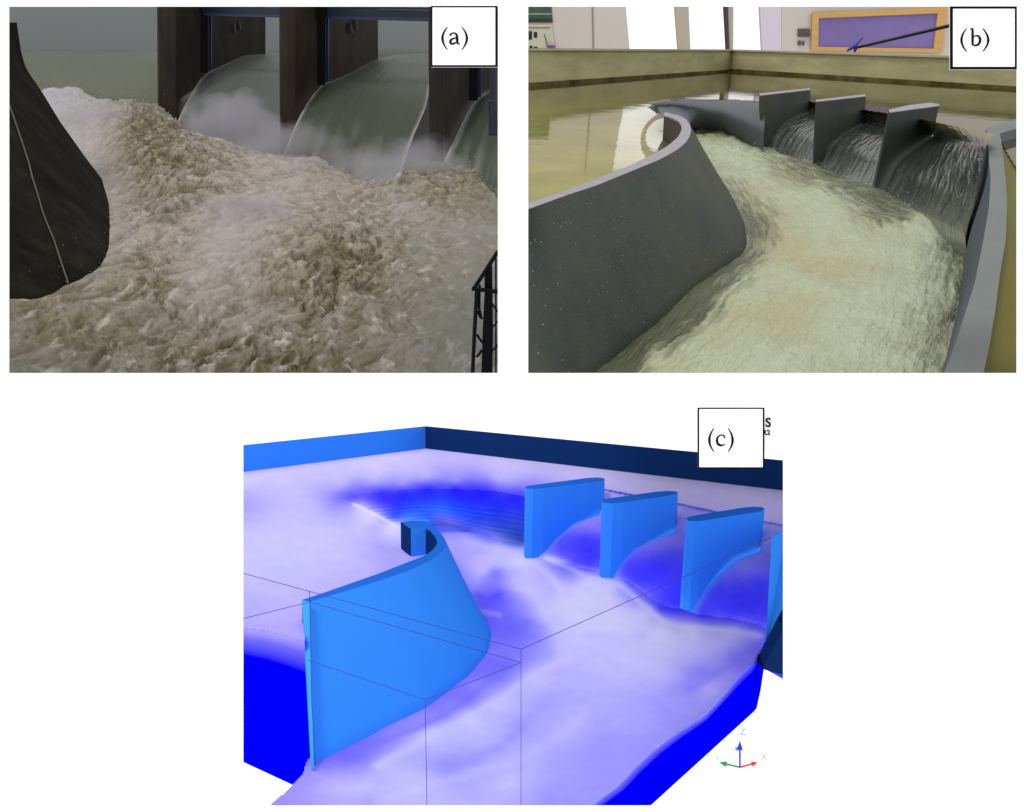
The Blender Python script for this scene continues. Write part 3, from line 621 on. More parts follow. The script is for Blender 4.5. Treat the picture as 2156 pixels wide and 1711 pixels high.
fo = [(1470,280,1),(1500,300,1),(1560,330,1),(1500,340,.85),(1540,380,.75),(1560,400,.6),(1600,440,.45),(1615,480,.4),(1600,520,.5),(1575,560,.3),(1590,480,.25),(1560,550,.15),(1650,480,.9),(1640,540,.95),(1500,600,.15),(1540,580,.3),(1600,570,.9),
 (1430,650,.12),(1490,650,.22),(1460,665,.12),(1400,710,.12),(1340,758,.12),(1290,792,.12),(1410,742,.6),(1545,640,.95),(1350,720,.12),(1430,690,.15),(1490,690,.95),(1300,770,.1),(1380,760,.95),(1260,800,.1),(1620,340,.7),(1650,360,.55),(1700,370,.4),(1760,395,.4),(1720,395,.8),(1810,415,.3),(1780,430,.8),
 (1850,445,.3),(1900,462,.35),(1870,480,.85),(1930,470,1),(1960,470,1),(2000,500,.5),(2020,530,.25),(1990,550,.6),(2025,600,.3),(2000,640,.6),(2010,660,.3),(1990,720,.55),(1975,770,.6),(1950,640,.8),(1600,400,.95),(1680,430,1),(1750,480,1),(1850,550,1),(1700,600,1),(1600,700,1),(1750,750,1),(1850,700,.9),(1930,560,.9),(1650,400,.95),(1900,760,.85)]
f0 = shepard(U, Vv, fo, 7, 1.8)[..., 0]
# flow-aligned ripples: stretch noise along the channel
ang = .35; xr = X*math.cos(ang)-Y*math.sin(ang); yr_ = X*math.sin(ang)+Y*math.cos(ang)
nA = fbm(xr*3.2, yr_*1.6, 4, 2, True); nB = fbm(xr*16, yr_*8, 4, 9, False, .65); nC = fbm(X*.9, Y*.6, 3, 11)
far_ = np.clip((420-Vv)/120, 0, 1)
nF = fbm(J[None]*46+.8*nA, Y*1.3, 4, 61); nS = fbm(J[None]*22+nA*.5, Y*.9, 3, 62); nC0 = .25+.75*np.clip(f0*1.6, 0, 1)
P[..., 2] += (.04*nA*(.35+far_*1.2)+.010*nB+.016*nS)*nC0+.05*nC+.05*np.exp(-((U-1950)/60)**2-((Vv-470)/26)**2)+.10*np.exp(-((U-1510)/60)**2-((Vv-300)/25)**2)
f1 = np.clip(1.5*(f0-.55)+.5+(1.1*nF+.35*nB)*(1-np.abs(2*f0-1)*.8)+.25*nA*(f0 < .8), 0, 1)
cf = lin_a([164, 164, 124]); cf2 = lin_a([170, 180, 148]); cd = lin_a([62, 68, 30]); mixb = np.clip(.6+1.6*nC-.5*np.exp(-((U-1660)/110)**2-((Vv-690)/70)**2), 0, 1)[..., None]
col = (cf*(1-mixb)+cf2*mixb)*f1[..., None]+cd*(1-f1[..., None])
foamB = colmat("tank_foam", .36, .28, 15, .2, .35, 12, .03, (3.6, .9, 1), True)
mk("foaming_channel", P.reshape(-1, 3), gridfaces(*U.shape), foamB, B, wb, True, (col*(1+.10*nS[..., None])).reshape(-1, 3), np.stack([(J[None]*3+0*Y).ravel(), Y.ravel()], -1))
def droplets(name, pts, rad, m, fr, label):
    """many tiny flying drops as one stuff object"""
    O = np.array([(1,0,0),(-1,0,0),(0,1,0),(0,-1,0),(0,0,1),(0,0,-1)], float); T = [(0,2,4),(2,1,4),(1,3,4),(3,0,4),(2,0,5),(1,2,5),(3,1,5),(0,3,5)]
    V = np.concatenate([p+O*rr*(1, 1, 1.3) for p, rr in zip(pts, rad)]); Fc = [tuple(i+6*k for i in t) for k in range(len(pts)) for t in T]
    tag(mk(name, V, Fc, m, fr, None, True), label, "droplets", None, "stuff")
rs = np.random.RandomState(4)
w_ = ((f0 < .9)*1.0+(f0 > .2)*(f0 < .7)*1.5)*(Vv < 560)*(Vv > 285)*(U > 1470)+.12*(Vv > 560)*(f0 < .6)*(U > 1900); w_ = (w_/w_.sum()).ravel()
k_ = rs.choice(len(w_), 900, p=w_); pk = P.reshape(-1, 3)[k_]; pk = pk+np.stack([0*pk[:, 0], 0*pk[:, 0], rs.exponential(.035, 900)+.006], -1)
droplets("bubbles", pk, rs.uniform(.35, 1.0, 900)*pk[:, 1]/F*1.1, mat("white_bubbles", (216, 218, 206), .3, .5, var=0), B, "small white bubbles and drops along the edges of the foaming tank channel")
# the room behind: a long wall with tall bright windows
YW = 44.
plaster = mat("plaster", (196, 188, 180), .9, .1, scale=.2, var=.05); plaster2 = mat("plaster_cool", (206, 196, 208), .9, .1, scale=.2, var=.05)
plasterd = mat("plaster_grey", (176, 166, 150), .9, .1, scale=.2, var=.06); frame_d = mat("dark_window_frame", (62, 50, 66), .6, .3, var=0)
rw = empty("building", B, B.py(1500, 150, YW)); tag(rw, "pale plastered room wall with tall bright windows behind the laboratory tank", "room wall")
def pane(u0t, u0b, u1t, u1b, v0, v1, m, name, y=YW, th=.3, parent=None):
    """leaning upright slab; t/b = edge positions at rows 15 and 107"""
    e = lambda a, b, v: a+(b-a)*(v-15)/92
    Q = [B.py(e(u0t, u0b, v0), v0, y), B.py(e(u1t, u1b, v0), v0, y), B.py(e(u1t, u1b, v1), v1, y), B.py(e(u0t, u0b, v1), v1, y)]
    mb = MB(); mb.prism(Q, [q+(0, th, 0) for q in Q]); return mb.build(name, m, B, parent)
pane(1070,1070,1318,1326,-110,170, plaster, "wall_panel", parent=rw)
pane(1421,1428,1450,1454,-110,170, plasterd, "wall_panel", parent=rw)
pane(1532.5,1536,1544.5,1544,-110,170, plasterd, "window_frame", parent=rw)
pane(1525,1530,1532,1535.5,-110,170, frame_d, "window_frame", y=YW-.1, parent=rw)
pane(1600,1605,1645,1645,-110,170, plaster2, "wall_panel", parent=rw)
pane(1645.5,1645.5,2420,2420,-110,170, plaster, "wall_panel", parent=rw)
pane(1070,1070,2420,2420,-620,-110.5, plaster, "wall_panel", parent=rw)
pane(1246,1248,1249,1251,-110,140, mat("joint_grey", (140,132,124), .9, .1, var=0), "wall_joint", y=YW-.03, th=.02, parent=rw)
def flat_item(name, poly, y, th, m, label=None, cat=None, parent=None):
    Q = [B.py(u, v, y) for u, v in poly]; mb = MB(); mb.prism(Q, [q+(0, th, 0) for q in Q]); o = mb.build(name, m, B, parent)
    if label: tag(o, label, cat)
    return o
R4 = lambda a, b, c, d: [(a, b), (c, b), (c, d), (a, d)]
root = empty("poster", B, B.py(1135, 48, YW-.1)); tag(root, "dark green poster high on the wall at the left", "poster")
flat_item("sheet", [(1074,-20),(1158,-20),(1164,48),(1074,48)], YW-.06, .03, mat("poster_green", (58, 78, 66), .6, .3, scale=1.2, var=.35), parent=root)
flat_item("dark_band", [(1074,40),(1163,40),(1164,47),(1074,47)], YW-.08, .015, mat("poster_dark", (36, 40, 38), .6, .3, var=0), parent=root)
flat_item("pale_band", [(1074,28),(1161,28),(1161.5,32),(1074,32)], YW-.08, .015, mat("poster_pale", (120, 140, 125), .6, .3, var=.1), parent=root)
root = empty("notice_sheet", B, B.py(1130, 106, YW-.1)); tag(root, "pale printed notice with black marks under the green poster", "notice")
flat_item("sheet", [(1074,52),(1161,52),(1172,112),(1074,112)], YW-.06, .03, mat("sheet_pale", (186, 184, 164), .8, .2, scale=1, var=.05), parent=root)
blk = mat("dark_print", (40, 38, 38), .7, .2, scale=4, var=.2)
for q in [(1113,66,1120,84),(1124,68,1131,80),(1115,97,1121,103),(1124,99,1132,102),(1112,58,1158,60)]:
    flat_item("printed_mark", R4(*q), YW-.08, .015, blk if q[3] != 60 else mat("print_red", (130, 90, 80), .8, .2, var=0), parent=root)
flat_item("printed_mark", [(1145,72),(1147,72),(1156,104),(1153,104)], YW-.08, .015, mat("print_grey", (96, 100, 84), .7, .2, var=0), parent=root)
flat_item("purple_box", R4(1154,96,1169,105.5), YW-.3, .2, mat("purple_card", (112, 66, 140), .6, .3, scale=3, var=.15), "small purple box on the ledge below the pale notice", "box")
root = empty("small_notice", B, B.py(1692, 100, YW-.1)); tag(root, "small dark printed notices left of the orange framed board", "notice")
for q in [(1680,61,1705,78),(1680,86,1686,96),(1688,87,1694,96)]:
    flat_item("sheet", R4(*q), YW-.08, .03, mat("notice_print", (86, 80, 82), .8, .2, scale=2.5, var=.4), parent=root)
# framed board
root = empty("notice_board", B, B.py(1850, 108, YW-.2)); tag(root, "lavender notice board in an orange wooden frame on the back wall", "notice board")
O_ = [(1711,28),(1996,15.5),(1982,112),(1708,107)]; I_ = [(1724,39),(1974.5,28.5),(1966,103),(1723,99)]
flat_item("board_panel", I_, YW-.12, .05, mat("board_purple", (122, 108, 160), .85, .1, scale=.5, var=.12), parent=root)
wood = mat("orange_wood", (196, 152, 88), .6, .3, scale=1, var=.14, stretch=(.3, 1, 3))
for i in range(4):
    j = (i+1) % 4; flat_item("frame_rail", [O_[i], O_[j], I_[j], I_[i]], YW-.2, .14, wood, parent=root)
# pole with a blue clamp lying on the tank wall
root = empty("pole", B, B.py(1798, 108, 26.5)); tag(root, "thin black pole with blue clamp resting on the tank wall", "pole")
m = MB(); m.tube([B.py(1803,101,26.3), B.py(2002,54,24.), B.py(2160,17,22.6)], [.035, .045, .05], 8); m.build("rod", mat("black_pole", (24, 26, 32), .4, .4, var=.1), B, root)
bluec = mat("blue_clamp", (48, 52, 150), .45, .4, var=.1); m = MB()
m.tube([B.py(1817,79,26.2), B.py(1806,89,26.2), B.py(1799,97,26.2), B.py(1790,103,26.2), B.py(1783,108,26.2)], [.02, .04, .06, .045, .02], 8)
m.tube([B.py(1803,98,26.2), B.py(1799,110,26.2)], [.06, .03], 8); m.build("clamp", bluec, B, root)

# =================================================================== A: THE DAM IN FLOOD
A_ = Frame(95, 2.0); AZ = -10.
darkc = mat("dark_wet_concrete", (38, 35, 32), .8, .2, scale=.35, var=.45, bump=.4, bscale=1.2, stretch=(1, 1, .5), second=(50, 45, 38))
browns = mat("brown_wet_concrete", (42, 35, 32), .8, .2, scale=.5, var=.45, bump=.4, bscale=1.2, stretch=(1, 1, .4), second=(54, 44, 38))
steel = mat("navy_steel", (34, 50, 92), .5, .4, scale=1, var=.2); steel_d = mat("dark_navy_steel", (18, 26, 44), .5, .4, scale=1, var=.2)
# grey misty sky sheet standing far behind
m_, nt, N_, L_, bs = newmat("misty_sky")
N_.remove(bs); em = N_.new("ShaderNodeEmission"); L_.new(em.outputs[0], N_["Material Output"].inputs[0])
tc = N_.new("ShaderNodeTexCoord"); sx = N_.new("ShaderNodeSeparateXYZ"); L_.new(tc.outputs["Object"], sx.inputs[0])
nz = N_.new("ShaderNodeTexNoise"); nz.inputs["Scale"].default_value = .012; nz.inputs["Detail"].default_value = 5; L_.new(tc.outputs["Object"], nz.inputs["Vector"])
ad = N_.new("ShaderNodeMath"); ad.operation = 'MULTIPLY_ADD'; ad.inputs[1].default_value = 8; L_.new(nz.outputs["Fac"], ad.inputs[0]); L_.new(sx.outputs["Z"], ad.inputs[2])
mr = N_.new("ShaderNodeMapRange"); mr.inputs[1].default_value = 30; mr.inputs[2].default_value = 66; L_.new(ad.outputs[0], mr.inputs[0])
rp = N_.new("ShaderNodeValToRGB"); rp.color_ramp.elements[0].color = (*lin((122, 128, 131)), 1); rp.color_ramp.elements[1].color = (*lin((80, 84, 95)), 1)
L_.new(mr.outputs[0], rp.inputs[0]); L_.new(rp.outputs[0], em.inputs[0]); sky_m = m_
n = 24; us = np.linspace(-260, 1230, n); ysky = 700+0*us
V = np.concatenate([A_.py(us, np.full(n, v), ysky) for v in (110, 40, -90)])
o = mk("sky", V, gridfaces(3, n), sky_m, A_, None, True); tag(o, kind="structure")
# reservoir
m_, nt, N_, L_, bs = newmat("green_reservoir"); bs.inputs["Roughness"].default_value = .6; bs.inputs["Specular IOR Level"].default_value = .03
at = N_.new("ShaderNodeAttribute"); at.attribute_name = "Col"; L_.new(at.outputs[0], bs.inputs["Base Color"]); resA = m_
wa = empty("water", A_, A_.pz(500, 500, -12)); tag(wa, kind="structure")
def res(rows, u0, u1):
    us = np.linspace(u0, u1, 40); V = []; cl = []
    for r in rows:
        q = A_.py(us, np.full(40, 120.), float(r)); q[:, 2] = 0; V.append(q); t = np.clip((690-r)/500, 0, 1)
        cl.append(np.tile(lin_a([78, 82, 76])*(1-t)+lin_a([74, 79, 62])*t, (40, 1)))
    mk("reservoir", np.concatenate(V), gridfaces(len(rows), 40), resA, A_, wa, True, np.concatenate(cl))
res([690, 600, 520, 440, 380, 330], -260, 350)
res([690, 560, 450, 360, 290, 240, 205, 180, 160, 149], 352, 1180)
def Z0(fr, u, y):
    return fr.drop(np.array([0, y, 0.]), 0., u)
# left free overfall (smooth green sheet behind the foam)
green = colmat("green_sheet", .55, .2, .8, .12, .25, 1.6, .3, (2.0, .25, 1), True)
def loft(fr, Ls, name, m, parent, colf, nu=60, nr=60, amp=.12, k=0):
    A = smoothline(Ls[0], nr, 3); Bq = smoothline(Ls[1], nr, 3); J = np.linspace(0, 1, nu)
    G = A[:, None]*(1-J[None, :, None])+Bq[:, None]*J[None, :, None]
    tt = np.linspace(0, 1, nr)[:, None]*np.ones((1, nu)); ss = J[None]*np.ones((nr, 1)); G[..., 2] += amp*fbm(ss*10+k, tt*1.6, 4, 4)*tt
    c = colf(ss, tt)
    return mk(name, G.reshape(-1, 3), gridfaces(nr, nu), m, fr, parent, True, c.reshape(-1, 3), np.stack([ss.ravel()*8+k, tt.ravel()*6], -1))
def gcol(a, b, edgec=None, ew=.03, edge2=True):
    def f(s, t):
        c = lin_a(a)*(1-t[..., None])+lin_a(b)*t[..., None]
        if edgec is not None:
            n = .35+1.3*fbm(s*60, t*22, 4, 8)
            e = np.clip(1-s/(ew*(.4+t*1.2)), 0, 1)
            if edge2: e = np.maximum(e, np.clip(1-(1-s)/(ew*2.0*t+1e-4), 0, 1)*t)
            e = (e*np.clip(n+.45, 0, 1)*np.clip(.35+t, 0, 1)+np.clip((t-.86)*5+1.2*fbm(s*14, t*8, 3, 9), 0, 1)*np.clip((t-.7)*4, 0, 1)*.28).clip(0, 1)[..., None]; c = c*(1-e)+lin_a(edgec)*e
        return c
    return f
loft(A_, ([Z0(A_,-260,332),*[A_.py(*p) for p in [(-240,116,270),(-220,135,205),(-200,165,165),(-200,220,150),(-200,300,144)]]], [Z0(A_,352,332),*[A_.py(*p) for p in [(352,116,270),(352,135,205),(352,165,165),(352,220,150),(352,300,144)]]]), "falling_sheet", green, wa, gcol((74, 80, 62), (88, 92, 72)), k=3)
# piers: front nose (u_left, u_right) and far end
PA = [dict(l=(330, 132), r=(372, 131.4), f=(559, 154), lab="dark wet concrete pier left of the narrow bright gap, farthest of three"),
      dict(l=(587, 115.5), r=(622, 115), f=(796, 137.5), lab="dark brown concrete pier between the two open gates, middle of three"),
      dict(l=(901, 101), r=(936, 100.6), f=(1100, 123), lab="dark concrete pier under the (a) card, nearest of three")]
FAa = []
for k, q in enumerate(PA):
    def col_at(u, y, v=200): return A_.py(u, v, y)[:2]
    def full(u, y, dt=0, db=0):
        t = A_.py(u+dt, -60, y); b = A_.drop(t, -13., u+db); return t, b
    pts = [(q['l'][0], q['l'][1]+.6), (q['l'][0]+3, q['l'][1]), ((q['l'][0]+q['r'][0])/2, q['l'][1]-.4), (q['r'][0]-2, q['r'][1]), (q['r'][0], q['r'][1]+.5), (q['f'][0], q['f'][1]), (q['f'][0]-20, q['f'][1]+.8)]
    T, Bt = zip(*[full(u, y, 0, 3 if i < 2 else 0) for i, (u, y) in enumerate(pts)])
    root = empty("dam_pier", A_, Bt[0]); tag(root, q['lab'], "pier", "dark piers of the dam")
    m = MB(); m.prism(T, Bt); o = m.build("shaft", browns if k == 1 else darkc, A_, root)
    FAa.append((np.array([*col_at(q['r'][0]+2, q['r'][1]+.5), 0]), np.array([*col_at(*q['f']), 0])))
    # blue gate guide on the side face, with a dark strip painted in for its recess shadow
    gu = (443, 689, 1010)[k]; kk = .972; v0 = -50; v1 = (148, 174, 206)[k]
    P0, P1 = A_.hit(gu, v0, *FAa[-1], kk), A_.hit(gu, v1, *FAa[-1], kk)
    m = MB(); m.prism([P0+(dx, dy, 0) for dx, dy in [(-.16, 0), (.16, -.1), (.16, .25), (-.16, .25)]], [P1+(dx, dy, 0) for dx, dy in [(-.16, 0), (.16, -.1), (.16, .25), (-.16, .25)]]); m.build("gate_guide", steel, A_, root)
    m = MB(); Pa, Pb = A_.hit(gu-13, v0, *FAa[-1], kk+.003), A_.hit(gu-13, v1+6, *FAa[-1], kk+.003)
    m.prism([Pa+(dx, dy, 0) for dx, dy in [(-.5, -.02), (.5, -.02), (.5, .1), (-.5, .1)]], [Pb+(dx, dy, 0) for dx, dy in [(-.5, -.02), (.5, -.02), (.5, .1), (-.5, .1)]]); m.build("slot_shade_strip", mat("slot_shade", (16, 15, 14), .9, .1, var=.2), A_, root)
    m = MB()
    for (du, vv, w) in ((48, 60, .5), (60, 52, .35)):
        h1 = A_.hit(gu+du, vv, *FAa[-1], .985); m.box(h1, (w, .4, 1.2)); m.build("bracket", steel_d, A_, root); m = MB()
def Ea(k, pts): return [A_.hit(u, v, *FAa[k], .992) for u, v in pts]
e1 = [A_.py(590, 112, 168)]+Ea(0, [(558,114),(540,115),(512,118),(487,130),(462,142),(434,154),(419,171),(394,214),(373,258),(362,300)])
e2 = [A_.py(830, 116, 150)]+Ea(1, [(793,126),(776,134),(753,147),(727,160),(700,171),(686,175),(673,182),(648,215),(625,256),(599,320),(590,345)])
e3 = [A_.py(1130, 122, 136)]+Ea(2, [(1098,150),(1070,165),(1040,186),(1008,204),(995,218),(983,238),(957,294),(931,346),(925,365)])
r2 = [A_.py(*p) for p in [(905,112,150),(906,135,132),(905,165,121),(902,200,115),(899,222,112),(877,271,107.5),(861,312,104.5),(842,372,101),(833,402,99)]]
r1 = [A_.py(*p) for p in [(592,106,168),(592,125,145),(592,165,132),(592,210,126),(592,250,122),(592,330,118)]]
r3 = [A_.py(*p) for p in [(1200,118,136),(1210,170,105),(1215,240,95),(1215,330,90),(1210,470,86)]]
loft(A_, (e1, r1), "falling_sheet", green, wa, gcol((82, 86, 82), (86, 90, 88), (178, 172, 160), .03, False), k=1)
loft(A_, (e2, r2), "falling_sheet", green, wa, gcol((74, 80, 74), (60, 67, 52), (182, 178, 164), .02), k=2)
loft(A_, (e3, r3), "falling_sheet", green, wa, gcol((64, 72, 62), (62, 70, 56), (165, 168, 160), .04, False), k=4)
o = mk("spillway_dam", [A_.drop(np.array([0, y, 0.]), z, u) for u, y in ((560, 158), (1180, 134)) for z in (-.5, -45.)], [(0, 1, 3, 2)], mat("grey_dam_face", (84, 84, 84), .8, .1, scale=.3, var=.3), A_)  # grey concrete with random tone, fills in behind the sheets
tag(o, "grey concrete dam face between the piers, behind the falling water", "dam")
# service bridge beams over the bays
def beam(p, q, label, h=.9):
    root = empty("bridge_beam", A_, A_.py(*p)); tag(root, label, "beam", "blue steel beams over the gates")
    a, b = A_.py(*p), A_.py(*q); d = np.array(b)-a
    for (dz, hh, th, m) in ((h*.1, h*.75, .5, steel_d), (-h*.42, h*.26, .8, steel), (h*.62, h*.2, .8, steel_d)):
        mb = MB(); o1 = np.array([0, th, 0]); up = np.array([0, 0, hh/2]); c = np.array([0, 0, dz])
        mb.prism([a+c-up, b+c-up, b+c-up+o1, a+c-up+o1], [a+c+up, b+c+up, b+c+up+o1, a+c+up+o1]); mb.build("girder", m, A_, root)
    mb = MB()
    for i in range(14):
        c = a+d*(i+.5)/14; mb.box((c[0], c[1]+.3, c[2]+h*1.05), (.12, .12, h*.9))
    mb.box(((a+b)/2+(0, .3, h*1.5)), (abs(d[0]), .1, .1), Matrix.Rotation(math.atan2(d[1], d[0]), 3, 'Z')); mb.build("handrail", steel_d, A_, root)
beam((412,22,137), (600,27,132), "blue steel beam spanning the left gate, between two piers", 1.15)
beam((652,27,121), (1100,38,112), "blue steel beam spanning the right gate, ending at the (a) card", 1.15)
m = MB(); m.tube([A_.py(1044,140,88), A_.py(1040,215,88)], .5, 8); m.box(A_.py(1044, 248, 88), (1.3, 1., 3.2)); o = m.build("gate_hoist", steel_d, A_); bevel(o, .15)
tag(o, "dark navy hoist box hanging at the right edge, below the (a) card", "hoist")
# left guide wall
btm = smoothline([(-160,660),(20,631),(76,633),(113,622),(141,602),(177,592),(207,567),(227,540),(234,510),(237,470),(237,440),(233,400)], 60, 2)
topu = smoothline([(-330,20),(-150,30),(-40,44),(0,47),(18,48),(30,48),(35.5,48)], 60, 1)
sil = [(35.5,48),(40,80),(45,113),(55,146),(88,194),(126,257),(176,328),(206,368),(222,388),(233,402)]; sil = smoothline(sil, 40, 1)
base_line = np.linspace(sil[0], sil[-1], 40); offs = sil-base_line
VV = []
for i in range(60):
    t = np.linspace(0, 1, 40)[:, None]; q = topu[i]*(1-t)+btm[i]*t+offs*(i/59)**.6
    yb = A_.pz(*btm[i], AZ)[1]; yt = 52+30*(i/59); Yy = yt*(1-t[:, 0])+yb*t[:, 0]
    VV.append(A_.py(q[:, 0], q[:, 1], Yy))
low_ = [v[-1]+(0, 0, -3) for v in VV]; G = np.concatenate([np.vstack([v, l]) for v, l in zip(VV, low_)])
back = np.array([v[0]+(-6, 6, 0) for v in VV]); 
wallm = mat("black_wet_wall", (13, 13, 10), .9, .03, scale=.4, var=.5, bump=.4, bscale=1, stretch=(1, 1, .3), second=(40, 38, 32))
root = empty("guide_wall", A_, VV[40][-1]); tag(root, "black wet curved guide wall standing in the foam at the left", "wall")
wf = gridfaces(60, 41); mk("wall_face", G, wf, wallm, A_, root, True)
tb = np.array([v[0] for v in VV]); mk("wall_back", np.concatenate([VV[-1], VV[-1]+np.array([-4, 5, 0])]), gridfaces(2, 40), wallm, A_, root, True)
bvh = BVHTree.FromPolygons([tuple(p) for p in G], wf)
def on_wall(u, v):
    a, y, z = A_.ray(u, v); h = bvh.ray_cast(Vector((0, 0, A_.H)), Vector((float(a), float(y), float(z))))
    return np.array(h[0])*.996+np.array([0, 0, A_.H*.004]) if h[0] else A_.py(u, v, 48)
m = MB(); m.tube([on_wall(*p) for p in [(18,218),(28,245),(38,275),(50,310),(60,342),(68,374),(80,412),(91,450),(102,478),(113.5,505),(128,550),(144,598)]], [.055]*6+[.045]*6, 6)
o = m.build("drain_pipe", mat("pale_pipe", (80, 80, 68), .6, .3, var=.2, scale=1), A_); tag(o, "thin pale pipe running down the black guide wall", "pipe")
# foam
tp = [(-150,190),(60,192),(88,193),(100,185),(130,184),(160,184),(178,196),(210,206),(240,212),(280,208),(310,218),(330,226),(352,238),(365,245),(380,262),(420,288),(470,300),(540,312),(600,322),(640,325),(668,331),(694,346),(727,362),(765,375),(793,388),(820,388),(842,372),(866,345),(900,335),(931,344),(965,345),(995,352),(1020,385),(1049,425),(1130,470)]
us = np.arange(-150, 1131, 2.1); T0 = np.interp(us, *zip(*tp)); ns = 380; S = np.linspace(0, 1, ns)**1.15
U = us[None]*np.ones((ns, 1)); Vv = T0[None]+(846-T0[None])*S[:, None]
hz = [(-40,200,-4),(90,192,-4.2),(160,190,-4.5),(250,214,-5.2),(330,232,-6),(350,245,-6.4),(290,250,-5.8),(150,260,-6.5),(250,300,-7),(420,300,-7.6),(350,300,-6.9),(480,330,-8.6),(430,370,-8.2),(380,400,-8.6),(300,400,-9),(200,330,-8.4),(240,420,-9.6),
      (600,325,-9.4),(700,352,-9.8),(790,392,-10),(850,385,-9.9),(930,350,-9.6),(1000,360,-9.6),(1050,430,-10),(1130,470,-10),(600,420,-9.6),(500,460,-9.8),(700,450,-9.8),(850,470,-10),(700,520,-9.2),(750,490,-9.2),(640,560,-9.6),(800,560,-10),
      (300,540,-10),(240,560,-10),(150,640,-10),(0,640,-10),(-60,640,-10),(300,700,-10),(500,650,-10),(700,700,-10),(900,650,-10.1),(1050,650,-10.2),(100,800,-10),(500,800,-10),(900,800,-10.2),(1100,800,-10.2),(550,700,-9.8)]
Z = shepard(U, Vv, hz, 30, 1.5)[..., 0]; P = A_.pz(U, Vv, Z); X, Y = P[..., 0].copy(), P[..., 1].copy()
wx = X+1.0*fbm(X*.25, Y*.25, 3, 21); wy = Y+2.6*fbm(X*.25+9, Y*.12, 3, 22)
big = fbm(wx*.11, wy*.05, 3, 31); mid = fbm(wx*.42, wy*.15, 3, 32, True); sm = fbm(wx*1.5, wy*.55, 4, 33, True, .66); fine = fbm(wx*4, wy*1.2, 3, 34, False, .7)
calm_c = [(480,470,.75),(450,520,.8),(520,560,.5),(620,400,.5),(700,420,.5),(850,430,.6),(950,500,.7),(1000,600,.8),(950,700,.75),(1030,450,.7),(120,220,.5),(200,240,.5),(170,320,.8),(240,380,.7),(560,330,.6),(330,290,.0),(300,260,0),(400,340,0),(420,400,0),(340,440,.1),(700,530,0),(640,520,.1),(750,490,0),(720,570,0),(600,600,.1),(550,640,.1),(400,720,.1),(530,730,0),(640,740,.1),(300,560,.2),(330,600,.1),(200,700,.3),(60,700,.4),(200,520,.5),(100,770,.5),(760,640,.2),(850,600,.3),(820,720,.5),(760,730,.4),(880,760,.6),(900,410,.2),(800,400,.2),(370,560,.2),(430,640,.4)]
calm = shepard(U, Vv, calm_c, 18, 1.6)[..., 0]; ro = 1-calm
amp = np.clip(1.15*ro+.12, 0, 1.2)
uw = np.interp(Vv, [185,257,328,388,450,510,566,600,631,650], [60,126,176,222,236,232,207,141,76,-200])
nearw = np.clip((U-uw)/38, .12, 1)*np.where(Vv > 631, 1, 1); amp = amp*nearw
brown_c = [(330,265,1),(290,290,.9),(380,300,.7),(420,350,.8),(350,420,.6),(300,330,.7),(700,530,.9),(690,570,1),(750,520,.7),(640,500,.6),(530,730,.9),(420,720,.6),(330,590,.8),(640,740,.7),(560,700,.3),(780,650,.4),(300,620,.5),(780,410,.4),(910,400,.6),(860,480,.4),(150,690,.6),(200,700,.5),(60,660,.6),(80,760,.3),(400,600,.1),(470,500,0),(500,430,.1),(600,400,.15),(850,440,.05),(1000,600,.1),(950,720,.1),(850,620,.35),(170,300,0),(120,220,0),(450,250,0),(250,400,.2),(600,640,.5),(600,350,.2),(700,400,.3),(240,520,.2)]
br = shepard(U, Vv, brown_c, 16, 1.7)[..., 0]
P[..., 2] += .8*big*(.3+ro)*nearw+.45*mid*amp+(.22+.14*br)*sm*amp+.07*fine*amp
P[..., 0] += .25*fbm(wx*.7, wy*.7, 3, 41)*amp; 
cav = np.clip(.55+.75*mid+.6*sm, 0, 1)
white = lin_a([170, 162, 156]); lav = lin_a([156, 152, 156]); grn = lin_a([116, 119, 112]); bro = lin_a([128, 117, 90])
gr_c = [(950,650,1),(1000,500,.8),(900,720,.9),(1030,700,1),(850,760,.6),(60,770,.9),(120,700,.6),(200,590,.5),(150,650,.6),(300,500,0),(500,450,0),(700,450,.1),(850,500,.4),(400,300,0),(600,600,.2),(400,750,.4)]
gr = shepard(U, Vv, gr_c, 30, 1.5)[..., 0][..., None]
basec = white*(1-gr)+grn*gr; lm = np.clip(calm*1.1-.35, 0, 1)[..., None]*(1-gr); basec = basec*(1-lm*.8)+lav*lm*.8  # lavender over the calm areas paints mist into the foam colour
bw = np.clip(br*1.1*(1.25-cav*1.1)+.25*br, 0, 1)[..., None]; col = basec*(1-bw)+bro*bw
dk = np.clip((.44-cav)*2.0, 0, .6)[..., None]*ro[..., None]; col = col*(1-dk)+lin_a([84, 78, 66])*dk  # darkens hollows between the lumps, crease shade put into the colour
lowd = np.clip((Vv-560)/260, 0, 1)[..., None]; col = col*(1-.26*lowd)
spk = np.clip(3.0*fbm(wx*1.9, wy*.62, 4, 51, False, .7)+.75*(br-.25)-.12, 0, 1)[..., None]*np.clip(.25+br, 0, 1)[..., None]*(.35+.65*ro[..., None])
spk = np.clip(spk*1.15, 0, 1)
col = col*(1-.85*spk)+lin_a([72, 66, 42])*.85*spk
crest = np.clip(2.4*fbm(wx*1.3+5, wy*.45, 4, 52, False, .65)-.25, 0, 1)[..., None]*(.3+.7*ro[..., None]); col = col*(1-.6*crest)+lin_a([214, 208, 202])*.6*crest
top_pale = np.clip(1-(Vv-T0[None])/130, 0, 1)*np.clip((330-U)/90, 0, 1)*np.clip(1-br*1.2, 0, 1); col = col*(1-.75*top_pale[..., None])+lin_a([178, 178, 186])*.75*top_pale[..., None]  # paler foam along its upper edge at the left
w_ = (ro**2*(Vv < 640)+2.5*(Vv-T0[None] < 26))*(U > 60); w_ = (w_/w_.sum()).ravel(); n_ = 2200
